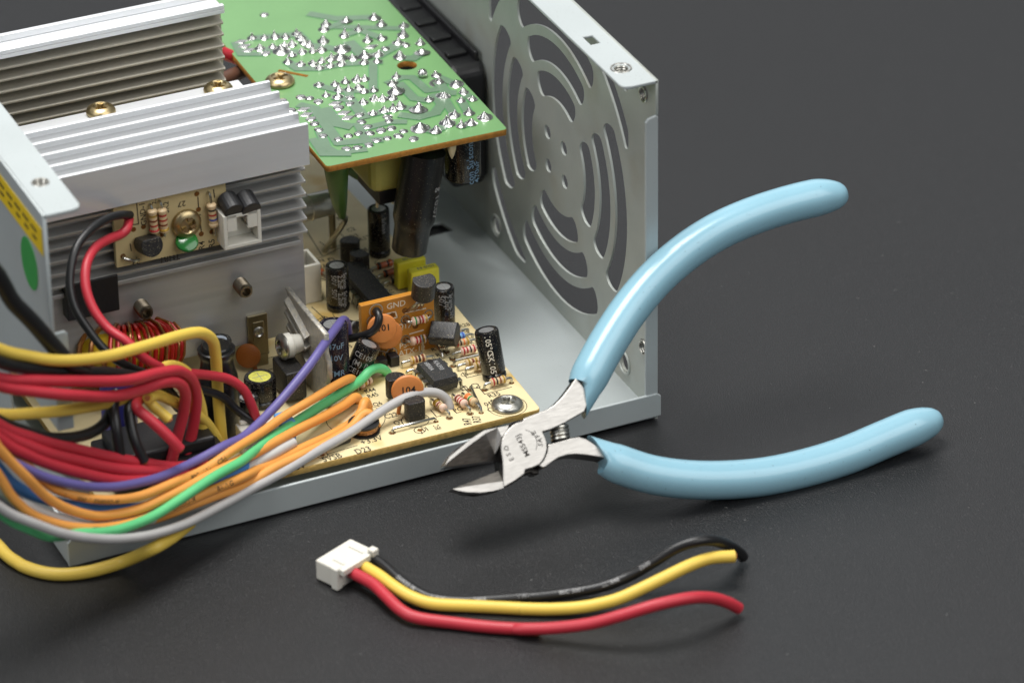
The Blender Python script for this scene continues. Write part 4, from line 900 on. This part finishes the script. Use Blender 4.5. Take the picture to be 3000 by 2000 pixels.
# ================================================================== WIRES
def wire(name, pts, r, mat, label, step=6, cut0=False, cut1=False, prints=(), ink=m_ink, group=None, toward=None):
    leave = (pts[0]-CP).dot(RIGHT)/(pts[0]-CP).dot(FWD)*FPX+1500 < 90
    ext_ = 0.0
    if leave:
        d0 = (pts[0]-pts[1]).normalized(); e_1 = pts[0]+d0*20; d1 = (d0+V((-1.2, -.25, -.25))).normalized(); e_2 = e_1+d1*45; e_1.z = max(e_1.z, r+.1); e_2.z = max(e_2.z, r+.1)
        pts = [e_2, e_1]+list(pts); ext_ = 43.0
    path = smoothpath(pts, step); o = build(MB().tube(path, r, 14), name, mat); tag(o, label, 'wire', group)
    for flag, p, d in ((cut0, path[0], path[0]-path[1]), (cut1, path[-1], path[-1]-path[-2])):
        if flag:
            d = d.normalized(); mb = MB(); e1, e2 = perp(d)
            for k in range(7):
                a = k*math.pi/3; q = p if k == 6 else p+(e1*math.cos(a)+e2*math.sin(a))*r*.36
                mb.cyl(q-d*.3, q+d*.5, r*.18, 8)
            build(mb, 'copper_core', m_copper, o)
    if prints:
        for st, s0, off in prints: build(MB().textpath(st, r*1.5, path, s0+ext_, r+.025, off=off, toward=toward), 'print', ink, o)
    return o, path
def Y(y, p): return uy(y, *p)
def lst(conv, *tr_): return [uy(y, *conv(u, v)) for u, v, y in tr_]
RW = 1.28
# upper yellow
wire('yellow_wire', lst(w1, (20, 420, -7), (400, 478, -5), (800, 450, 0), (1200, 345, 8), (1500, 255, 14), (1680, 228, 17), (1785, 290, 19), (1818, 420, 20), (1832, 620, 20.5), (1850, 900, 20), (1875, 1180, 19.5), (1895, 1330, 19)), RW, m_yellow, 'topmost yellow wire arching over the coil and bending down')
wire('red_wire', lst(w1, (20, 655, -9), (500, 665, -6), (1000, 660, 0), (1300, 592, 6), (1480, 572, 9), (1600, 650, 11), (1645, 800, 12), (1630, 1000, 12.5), (1590, 1200, 12.5), (1530, 1400, 12)), RW, m_red, 'upper red wire of the two that loop down at left')
wire('red_wire', lst(w1, (20, 738, -10), (500, 790, -8), (900, 800, -2), (1150, 742, 3), (1350, 675, 6), (1480, 680, 8), (1545, 770, 9), (1530, 950, 10), (1480, 1150, 10), (1420, 1400, 10)), RW, m_red, 'lower red wire of the two that loop down at left')
wire('yellow_wire', lst(w1, (20, 965, -7), (400, 935, -4), (750, 880, 2), (1000, 815, 7), (1180, 690, 10), (1330, 560, 12), (1440, 530, 13.5), (1570, 600, 14.5), (1660, 800, 15.5), (1700, 1000, 16), (1705, 1290, 16)), RW, m_yellow, 'yellow wire passing behind the two looping red wires')
wire('yellow_wire', lst(w1, (1210, 815, 4), (1290, 790, 8), (1390, 825, 11), (1520, 890, 13), (1700, 1000, 15.5), (1800, 1130, 17), (1870, 1260, 17.5)), 1.2, m_yellow, 'cut yellow wire whose end faces the viewer', cut0=True)
wire('yellow_wire', lst(w1, (1180, 800, 8), (1260, 890, 6), (1330, 950, 5), (1400, 1010, 4)), 1.2, m_yellow, 'short cut yellow stub beside the cut red wire', cut1=True)
wire('red_wire', lst(w1, (1180, 800, 12), (1110, 850, 7), (1120, 920, 3), (1250, 1030, 0), (1400, 1170, -2), (1500, 1280, -3)), 1.25, m_red, 'cut red wire pointing down with its end showing', cut1=True)
wire('black_wire', lst(w1, (960, 780, 8), (900, 880, 4), (925, 1100, 0), (965, 1400, -2)), 1.2, m_blackw, 'left one of two cut black wires hanging down', cut1=True)
wire('black_wire', lst(w1, (1080, 820, 8), (1040, 940, 4), (1085, 1180, 0), (1175, 1390, -2)), 1.2, m_blackw, 'right one of two cut black wires hanging down', cut1=True)
wire('black_wire', lst(w1, (10, 1085, -9), (300, 1172, -8), (600, 1160, -3), (800, 1065, 2), (890, 900, 6), (930, 760, 9)), 1.25, m_blackw, 'thick black wire curling up behind the cut black wires')
wire('black_wire', lst(w1, (10, 530, -8), (300, 565, -5), (600, 590, 0), (900, 600, 6), (1300, 690, 14), (1500, 900, 18)), 1.4, m_blackw, 'black wire just under the topmost yellow wire')
wire('black_cable', lst(w1, (10, -30, -4.5), (160, 120, -4), (300, 280, -3.2), (420, 420, -2.6), (520, 530, -2.4), (640, 580, 0)), 1.8, m_blackw, 'thick black cable crossing the left wall of the case')
wire('red_wire', lst(w1, (10, 1130, -11), (300, 1215, -9), (550, 1275, -6), (850, 1345, -3), (1150, 1400, -1), (1450, 1440, 2), (1700, 1400, 6)), RW, m_red, 'topmost wire of the lower red bundle')
wire('red_wire', lst(w1, (10, 1195, -12), (300, 1310, -11), (600, 1385, -8), (900, 1450, -5), (1200, 1475, -3), (1500, 1470, 0), (1720, 1400, 4)), RW, m_red, 'middle wire of the lower red bundle')
wire('red_wire', lst(w1, (10, 1275, -13), (300, 1400, -12), (600, 1490, -10), (900, 1555, -7), (1150, 1560, -5), (1500, 1520, -2), (1700, 1460, 2)), RW, m_red, 'lowest wire of the lower red bundle')
J1 = lst(w2, (10, 20, -15), (300, 150, -14.5), (600, 220, -13), (800, 236, -11), (1000, 220, -9), (1300, 150, -5), (1600, 20, 0))+lst(rb, (-140, 1250, 3), (60, 1150, 8), (330, 890, 14), (600, 570, 19), (760, 345, 24), (880, 180, 31), (935, 118, 36), (965, 135, 39), (985, 235, 41))
wire('purple_wire', J1, 1.03, m_purple, 'purple wire rising to the board behind the dusty plate')
K1 = lst(w2, (-150, -150, -11), (60, -20, -12), (230, 145, -12.8), (400, 262, -13.2), (650, 330, -13.2), (900, 347, -12.5), (1150, 312, -10), (1450, 192, -6), (1700, 85, -2))+lst(rb, (-60, 1290, 2), (180, 1140, 8), (400, 985, 12.5), (600, 865, 15.5), (850, 715, 21), (980, 648, 26), (1025, 650, 29.5), (1038, 700, 31))
wire('orange_wire', K1, 1.02, m_orangew, 'uppermost orange wire between purple and green wires', prints=(('E50032-M  LL18483', 14, -.55), ('VW-1  300V  E50032-M', 40, -.5), ('80C  VW-1   CSA', 76, -.4)))
K2 = lst(w2, (-140, -120, -18), (-20, 10, -18), (130, 160, -18), (270, 300, -17), (450, 415, -16), (700, 490, -14.5), (900, 482, -13), (1150, 425, -11), (1400, 310, -8), (1700, 160, -4), (1950, 30, 0))+lst(rb, (130, 1320, 4), (350, 1200, 8), (560, 1085, 12), (760, 985, 16), (930, 890, 20), (1040, 815, 23), (1075, 830, 24), (1080, 890, 24))
wire('orange_wire', K2, 1.1, m_orangew, 'orange wire that dips under the green wire')
K3 = lst(w2, (10, 350, -19), (120, 450, -19), (250, 520, -18.5), (500, 590, -17.5), (800, 603, -16), (1100, 545, -13), (1400, 432, -10), (1700, 300, -6.5), (2050, 150, -2))+lst(rb, (200, 1445, 3), (400, 1350, 6), (600, 1255, 9), (800, 1165, 12), (980, 1065, 15), (1090, 960, 17), (1125, 870, 18.5), (1145, 850, 19.5), (1165, 900, 20))
wire('orange_wire', K3, 1.08, m_orangew, 'printed orange wire running beside the grey wire', prints=(('E50032-M', 66, -.2), ('VW-1', 57, -.2), ('18AWG', 78, -.2), ('E50032-M', 44, -.2)))
K4 = lst(w2, (1000, 600, -10), (1300, 510, -9), (1600, 395, -7), (1850, 300, -4.5), (2100, 210, -1))+lst(rb, (300, 1455, 2), (560, 1330, 5), (800, 1215, 8), (1000, 1090, 11), (1110, 970, 13.5), (1175, 960, 13.5), (1215, 1030, 13.2), (1245, 1085, 12.8))
wire('orange_wire', K4, 1.08, m_orangew, 'lowest orange wire ending in a bend by the inductor')
L1 = lst(w2, (10, 555, -20), (150, 615, -20), (300, 675, -19.5), (420, 675, -19), (600, 648, -18.5), (800, 640, -17.5), (1000, 600, -16), (1250, 500, -13), (1500, 345, -9.5), (1800, 145, -5), (2040, 10, 0))+lst(rb, (130, 1300, 4), (330, 1150, 10), (600, 975, 16), (880, 800, 23), (1080, 670, 28), (1170, 580, 30), (1240, 547, 31), (1310, 565, 32), (1350, 625, 32.5), (1355, 690, 33))
wire('green_wire', L1, 1.1, m_greenw, 'light green wire curving from front left to the board')
M1 = lst(w2, (10, 495, -22), (200, 568, -22), (400, 640, -21.5), (600, 682, -20.5), (800, 700, -19), (1000, 697, -17.5), (1250, 660, -15), (1500, 582, -11.5), (1700, 490, -8.5), (2000, 330, -4))+lst(rb, (100, 1640, -2), (300, 1535, 0.5), (500, 1420, 3), (700, 1300, 5.5), (1000, 1130, 9), (1300, 925, 12.5), (1500, 815, 14), (1650, 768, 14.5), (1780, 772, 14.5), (1865, 825, 14), (1895, 890, 13.2), (1900, 935, 12.8))
wire('grey_wire', M1, 1.08, m_grey, 'light grey wire in front of the other wires')
wire('pale_grey_wire', lst(w2, (60, 380, -17), (250, 460, -16.5), (450, 530, -15.5), (700, 590, -14), (1100, 560, -11), (1500, 440, -6), (1900, 300, -2))+lst(rb, (100, 1440, 3), (330, 1305, 6), (490, 1215, 9)), 1.15, M('pale_grey_pvc', (190, 188, 184), .45), 'pale grey wire stub under the orange wires')
wire('blue_wire', lst(w2, (10, 215, -14), (150, 300, -13), (400, 375, -12), (600, 412, -11), (900, 432, -9.5), (1200, 410, -8), (1500, 320, -5), (1800, 190, -1), (2050, 80, 2))+lst(rb, (150, 1380, 6), (300, 1240, 10)), 1.2, m_blue, 'blue wire showing between the orange wires at left')
wire('yellow_wire', [uz(1.4, *w2(-20, 880)), uz(1.3, *w2(100, 950)), uz(1.3, *w2(280, 1005)), uz(1.3, *w2(480, 1018)), uz(1.5, *w2(720, 985)), uz(2.5, *w2(1000, 900)), uy(-14, *w2(1250, 790)), uy(-11, *w2(1400, 705)), uy(-8, *w2(1500, 630)), uy(-5, *w2(1590, 555))], 1.4, m_yellow, 'yellow wire lying on the table at the front left corner')
# sensor wires
wire('black_wire', lst(c4, (1050, 400, 42.5), (960, 400, 40), (850, 430, 38), (700, 525, 35), (580, 665, 32), (520, 850, 29), (508, 1050, 26), (560, 1250, 23), (680, 1440, 20))+lst(w1, (800, 360, 17), (950, 490, 15), (1200, 600, 15), (1500, 690, 16), (1850, 790, 18), (2000, 915, 17.5), (2160, 1030, 16)), .95, m_blackw, 'thin black wire hanging from the sensor board')
wire('red_wire', lst(c4, (1040, 435, 43), (1020, 520, 40), (960, 575, 39), (850, 620, 37), (730, 700, 34), (655, 850, 30), (650, 1050, 26), (720, 1250, 22), (850, 1420, 18))+lst(w1, (1020, 310, 14), (1160, 445, 12), (1330, 545, 12), (1550, 590, 14), (1760, 612, 16), (1930, 645, 17), (2060, 730, 17), (2130, 850, 16.5), (2190, 1010, 16)), 1.08, m_red, 'thin red wire curving from the sensor board to the white plug')
# black lead of the daughter board
wire('black_wire', [OP(1235, 30), OP(1250, 50, 1.5), OP(1262, 100, 2.8), OP(1235, 180, 3.2), uy(36.5, *rb(1160, 240)), uy(38.5, *rb(1050, 272)), uy(40.5, *rb(950, 288)), uy(42.5, *rb(880, 300))], .95, m_blackw, 'short black wire looping out of the orange board')

# ================================================================== CUT LEAD WITH WHITE PLUG
lead = empty('plug_lead', (55, -28, 0), 'white plug with cut black, yellow and red wires on the table', 'plug')
PZ = 5.2
f1, f2, f3, f4 = uz(PZ, *l5(120, 455)), uz(PZ, *l5(330, 200)), uz(PZ, *l5(545, 305)), uz(PZ, *l5(345, 560))
ea = ((f1-f4)+(f2-f3)).normalized(); eb = ((f2-f1)+(f3-f4)).normalized(); eb = (eb-ea*eb.dot(ea)).normalized(); fc = (f1+f2+f3+f4)/4; fc.z = 0
La = ((f1-f4).length+(f2-f3).length)/2*.93; Lb = ((f2-f1).length+(f3-f4).length)/2*.93
FM = Matrix(((ea.x, eb.x, 0, fc.x), (ea.y, eb.y, 0, fc.y), (0, 0, 1, 0), (0, 0, 0, 1)))
h_ = MB().box((-La/2, -Lb/2, .3), (La/2, Lb/2, PZ), 0, FM); hb = build(h_, 'plug_body', m_white, lead, bevel=.35)
mb = MB().box((-La/2-.2, -Lb/2-.6, .2), (-La/2+1.6, -Lb/2+1.2, PZ+.4), 0, FM).box((-La/2-1.3, Lb/2-1.3, .2), (-La/2+.6, Lb/2+.5, PZ+.5), 0, FM)
build(mb, 'latch_ear', m_white, hb, bevel=.3)
mb = MB().box((-La/2-1.4, -Lb/2+.3, PZ-1.2), (-La/2+.3, Lb/2-2.2, PZ+.2), 0, FM).box((-La/2+.2, -Lb/2+2.2, PZ), (La/2-3.0, -Lb/2+2.9, PZ+.35), 0, FM).box((-La/2+.2, Lb/2-2.9, PZ), (La/2-2.0, Lb/2-2.2, PZ+.35), 0, FM)
build(mb, 'key_ridges', m_white, hb, bevel=.12)
def lwire(pts, mat, name, r, text=None):
    P = [uz(z, *(l5 if k == 5 else l6)(u, v)) for k, u, v, z in pts]; path = smoothpath(P, 5); o = build(MB().tube(path, r, 16), name, mat, lead)
    d = (path[-1]-path[-2]).normalized(); e1, e2 = perp(d); mb = MB()
    for k in range(7):
        a = k*math.pi/3; q = path[-1] if k == 6 else path[-1]+(e1*math.cos(a)+e2*math.sin(a))*r*.34
        mb.cyl(q-d*.3, q+d*.5, r*.18, 8)
    build(mb, 'copper_core', m_copper, o)
    if text:
        s0 = 14
        for st in text: build(MB().textpath(st, 1.35, path, s0, r+.025, off=.35), 'print', m_inkl, o); s0 += 9.2
lwire([(5, 470, 330, 3.2), (5, 580, 402, 3.2), (5, 700, 490, 3), (5, 850, 625, 2.4), (5, 1000, 722, 1.8), (5, 1150, 782, 1.35), (5, 1400, 806, 1.25), (5, 1700, 792, 1.25), (5, 2000, 768, 1.25), (6, 200, 768, 1.3), (6, 500, 733, 1.6), (6, 800, 678, 2.6), (6, 1060, 580, 4.2), (6, 1300, 440, 7.5), (6, 1500, 318, 10), (6, 1700, 258, 11), (6, 1850, 262, 9.5), (6, 1990, 315, 6), (6, 2070, 375, 3), (6, 2095, 410, 1.6)], m_blackw, 'black_wire', 1.22, ("E50032-M", "AWM", "2468", "VW-1", "80C 300V", "LL1848", "E500"))
lwire([(5, 400, 420, 3.2), (5, 500, 482, 3.2), (5, 650, 572, 3.2), (5, 800, 682, 2.8), (5, 950, 768, 2.2), (5, 1150, 828, 1.7), (5, 1500, 848, 1.4), (5, 1900, 868, 1.4), (6, 100, 872, 1.4), (6, 350, 876, 1.5), (6, 600, 862, 1.8), (6, 800, 828, 2.4), (6, 1000, 770, 3.5), (6, 1300, 630, 5.5), (6, 1600, 485, 7.0), (6, 1800, 415, 7.0), (6, 2015, 398, 6.5)], m_yellow, 'yellow_wire', 1.36)
lwire([(5, 340, 500, 3.2), (5, 440, 560, 3.2), (5, 600, 650, 3.2), (5, 720, 765, 2.8), (5, 850, 885, 2.2), (5, 1000, 955, 1.7), (5, 1300, 998, 1.4), (5, 1700, 1042, 1.4), (5, 2100, 1062, 1.5), (6, 50, 1056, 1.8), (6, 350, 1050, 3), (6, 700, 1010, 5), (6, 1000, 932, 7.2), (6, 1300, 842, 9), (6, 1600, 778, 9), (6, 1800, 775, 7), (6, 1950, 815, 4.5), (6, 2055, 870, 2)], m_red, 'red_wire', 1.32)

# ================================================================== CUTTING PLIERS
PA, PB_, PQ = uz(5.5, 2100, 1415), uz(5.5, 2680, 1265), uz(5.5+38.3, 1950, 770)
PN = (PB_-PA).cross(PQ-PA).normalized(); PN = PN if PN.z > 0 else -PN
def pp(px, py, d=0.0): r_ = ray(px, py); return CP+r_*((PA-CP).dot(PN)/r_.dot(PN))-PN*d
pq = lambda u, v, d=0.0: pp(*p3(u, v), d)
pl_ = empty('cutting_pliers', (PA.x-30, PA.y, 0), 'cutting pliers with pale blue handles leaning against the case', 'pliers')
TH = 6.2
def plate(name, pts, d0, d1, mats, bevel=.25):
    poly = [pq(u, v, d0) for u, v in pts]; mb = MB().prism(poly, -PN*(d1-d0), 0, 1); mb.fixn = True
    return build(mb, name, mats, pl_, bevel=bevel)
upper = [(790, 985), (776, 900), (775, 830), (785, 770), (815, 705), (862, 650), (905, 612), (955, 585), (1012, 570), (1022, 542), (1150, 492), (1280, 440), (1360, 390), (1440, 310), (1510, 220), (1600, 90), (1760, 300), (1690, 470), (1600, 520), (1480, 590), (1330, 660), (1235, 690), (1262, 745), (1280, 800), (1284, 870), (1268, 940), (1235, 1005), (1195, 1050), (1120, 1082), (1045, 1102), (1034, 1150), (930, 1225), (805, 1298), (798, 1240), (796, 1090)]
plate('upper_arm', upper, 0, 3.1, [m_jaw, m_jawd])
lower = [(1190, 1052), (1240, 1000), (1285, 920), (1298, 850), (1300, 820), (1450, 782), (1560, 748), (1640, 735), (1720, 760), (1800, 810), (1960, 930), (1960, 990), (1880, 962), (1700, 938), (1600, 930), (1510, 938), (1420, 965), (1350, 1010), (1290, 1055), (1255, 1078), (1225, 1070)]
plate('lower_arm', lower, .5, TH-.4, [m_jaw, m_jawd])
plate('joint_core', [(790, 985), (700, 830), (800, 690), (870, 640), (880, 600), (960, 565), (1010, 560), (1200, 720), (1300, 830), (1290, 960), (1240, 1060), (1245, 1125), (1180, 1130), (1150, 1110), (1060, 1140), (1040, 1170), (930, 1240), (830, 1260)], 3.15, TH, [m_jawd, m_jawd], .3)
# upper jaw: bright ridge, dark cutting face sloping away
def poly(name, faces, mats):
    mb = MB(); 
    for pts, m in faces: mb.add([pq(*q) for q in pts], [list(range(len(pts)))], m)
    bm_ = mb; return build(bm_, name, mats, pl_)
t0, t1, t2, t3 = (175, 1040, 1.6), (600, 690, .35), (862, 618, .35), (780, 800, .35)
def dplane(A, B, C_):
    (u0, v0, d0), (u1, v1, d1), (u2, v2, d2) = A, B, C_; det = (u1-u0)*(v2-v0)-(u2-u0)*(v1-v0)
    ga = ((d1-d0)*(v2-v0)-(d2-d0)*(v1-v0))/det; gb2 = ((u1-u0)*(d2-d0)-(u2-u0)*(d1-d0))/det
    return lambda u, v: (u, v, d0+ga*(u-u0)+gb2*(v-v0))
f_ = dplane((175, 1042, 1.0), (612, 702, .3), (790, 965, 3.6))
ridge = [(175, 1042), (240, 985), (350, 897), (470, 805), (612, 702)]; rg = [f_(*q) for q in ridge]
cut = [f_(752, 905), f_(790, 965), f_(640, 988), f_(500, 1010), f_(180, 1062)]
out_ = [(175, 1042, 1.0), (230, 950, .9), (330, 850, .6), (450, 765, .45), (600, 668, .3)]
poly('upper_jaw', [(out_+rg[::-1][:-1], 0),
    ([(600, 668, .3), (740, 640, .3), (866, 615, .3), (850, 660, .3), (790, 740, .3), (772, 830, .3), f_(752, 905), rg[-1]], 0),
    (rg+cut, 1),
    ([(175, 1042, 1.0), (172, 1046, 4.4), (230, 950, 5.2), (330, 850, 5.8), (450, 765, TH), (600, 668, TH)]+out_[::-1], 2),
    ([f_(180, 1062), f_(500, 1010), f_(640, 988), f_(790, 965), (790, 965, TH), (500, 1010, TH), (180, 1062, 5.2)], 2),
    ([f_(752, 905), (752, 905, TH), (790, 965, TH), f_(790, 965)], 2),
    ([(600, 668, .3), (600, 668, TH), (866, 615, TH), (866, 615, .3)], 2)], [m_jaw, m_bevel, m_jawd])
f2_ = dplane((265, 1300, 1.2), (800, 1228, .15), (797, 1085, 3.2))
top_ = [f2_(265, 1300), f2_(420, 1276), f2_(600, 1250), f2_(800, 1228)]
poly('lower_jaw', [(top_+[(806, 1298, .2), (700, 1328, .4), (560, 1345, .6), (420, 1338, .8), (320, 1320, 1.0)], 0),
    (top_+[f2_(797, 1085), f2_(640, 1150), f2_(420, 1238)], 1),
    ([(265, 1300, 1.2), (320, 1320, 1.0), (420, 1338, .8), (560, 1345, .6), (700, 1328, .4), (806, 1298, .2), (806, 1298, TH), (700, 1328, TH), (560, 1345, 5.8), (420, 1338, 5.2), (265, 1300, 4.5)], 2),
    ([(265, 1300, 1.2), (265, 1300, 4.5), (420, 1238, TH), (797, 1085, TH), f2_(797, 1085), f2_(640, 1150), f2_(420, 1238)], 2)], [m_jaw, m_bevel, m_jawd])
plate('pivot_stop', [(870, 600), (905, 575), (960, 558), (1012, 545), (1008, 575), (950, 592), (885, 625)], 1.2, 4.2, [m_jawd, m_jawd], .3)
# engraving
mb = MB(); jc = pq(1030, 850, -.03)
def eng(st, size, u, v, u2, v2):
    a, b = pq(u, v, -.03), pq(u2, v2, -.03); e1 = (b-a).normalized(); mb.text(st, size, a, e1, PN.cross(e1))
eng('MS543J', 1.75, 1095, 945, 988, 728)
for ch, u, v, u2, v2 in (('E', 910, 985, 870, 1005), ('S', 882, 930, 868, 960), ('D', 862, 885, 850, 920)): pass
def engc(ch, size, u, v, ang):
    a = pq(u, v, -.03); e1 = (pq(u+40*math.cos(R(ang)), v-40*math.sin(R(ang)), -.03)-a).normalized(); mb.text(ch, size, a, e1, PN.cross(e1), align=.5)
for ch, u, v, an in (('E', 912, 978, 62), ('S', 880, 930, 70), ('D', 858, 872, 82), ('S', 1232, 835, 84), ('A', 1222, 780, 98), ('F', 1196, 728, 114), ('E', 1152, 688, 128)): engc(ch, 1.5, u, v, 90+(an-90) if an > 80 else 180-an)
ring = [pq(1035+135*math.cos(R(a)), 820-150*math.sin(R(a)), -.02) for a in range(-25, 95, 8)]
mb.line(ring, .12, nrm=PN)
build(mb, 'engraving', m_ink, pl_)
# spring
s0, s1 = pq(1452, 612, 2.6), pq(1472, 770, 2.6); sa = (s1-s0).normalized(); se1, se2 = perp(sa); n_ = 4
build(MB().tube([s0+sa*((s1-s0).length*k/(n_*14))+(se1*math.cos(2*math.pi*k/14)+se2*math.sin(2*math.pi*k/14))*1.7 for k in range(n_*14+1)], .5, 8), 'spring', m_chrome, pl_)
# grips
def tip(t): return 1.0 if t < .86 else max(.02, math.cos((t-.86)/.14*math.pi/2)**.55) if t < .999 else .02
def grip(pts, base_w, slant, sdir_px, name):
    path = smoothpath([pp(*q, 2.3) for q in pts], 8)
    cum = [0.0]
    for qa, qb in zip(path, path[1:]): cum.append(cum[-1]+(qb-qa).length)
    Lt = cum[-1]; fr = sorted(set([k/46*.9 for k in range(47)]+[.9+.08*k/8 for k in range(9)]+[.98+.02*(1-(1-k/10)**2) for k in range(11)])); np_ = []
    for f in fr:
        x = f*Lt; i = max(j for j in range(len(cum)) if cum[j] <= x+1e-9); i = min(i, len(path)-2); np_.append(path[i].lerp(path[i+1], (x-cum[i])/(cum[i+1]-cum[i])))
    path = np_; N = len(path)
    def rf(ti):
        t = fr[min(len(fr)-1, round(ti*(len(fr)-1)))]; e = 1.0
        if t < .05: e = .70+.30*(t/.05)**.55
        if t > .90: e = 1-.46*((t-.90)/.10)**1.7
        if t > .965: e *= max(.02, 1-((t-.965)/.035)**2.6)**.5
        return e
    d = (pp(*sdir_px[1])-pp(*sdir_px[0])).normalized()
    return build(MB().tube(path, base_w, 26, rfun=rf, slant=slant, sdir=d), name, m_grip, pl_, sharp=70)
gu = [(1713, 1148), (1745, 1080), (1795, 990), (1858, 895), (1930, 810), (2015, 735), (2110, 673), (2210, 628), (2310, 595), (2400, 573), (2455, 567), (2495, 573)]
gl = [(1765, 1327), (1830, 1356), (1920, 1384), (2020, 1398), (2130, 1400), (2250, 1390), (2370, 1365), (2490, 1328), (2600, 1282), (2690, 1245), (2738, 1231), (2774, 1230)]
grip(gu, 4.28, -4.6, ((1790, 1000), (1850, 1040)), 'grip_sleeve')
grip(gl, 4.3, 3.9, ((2000, 1400), (2000, 1460)), 'grip_sleeve')

# lint and grit on the table top
mb = MB()
for k in range(260):
    x, y = random.uniform(-20, 330), random.uniform(-130, 200)
    if -4 < x < 146 and -3 < y < 155: continue
    r = random.choice((.07, .09, .12, .18)); a = random.uniform(0, 6)
    if k % 9 == 0:
        c0 = V((x, y, .06)); mb.tube(smoothpath([c0, c0+V((math.cos(a)*.3, math.sin(a)*.3, .06)), c0+V((math.cos(a+.7)*.7, math.sin(a+.7)*.7, .02))], 3), .025, 5)
    else:
        mb.add([(x+r*math.cos(a+q), y+r*math.sin(a+q), .01) for q in (0, 2.1, 4.2)]+[(x, y, r*.8)], [(0, 1, 3), (1, 2, 3), (2, 0, 3)])
o = build(mb, 'table_lint', M('grey_lint', (150, 150, 146), .9)); tag(o, 'tiny pale specks of lint scattered on the black table', 'lint'); o['kind'] = 'stuff'
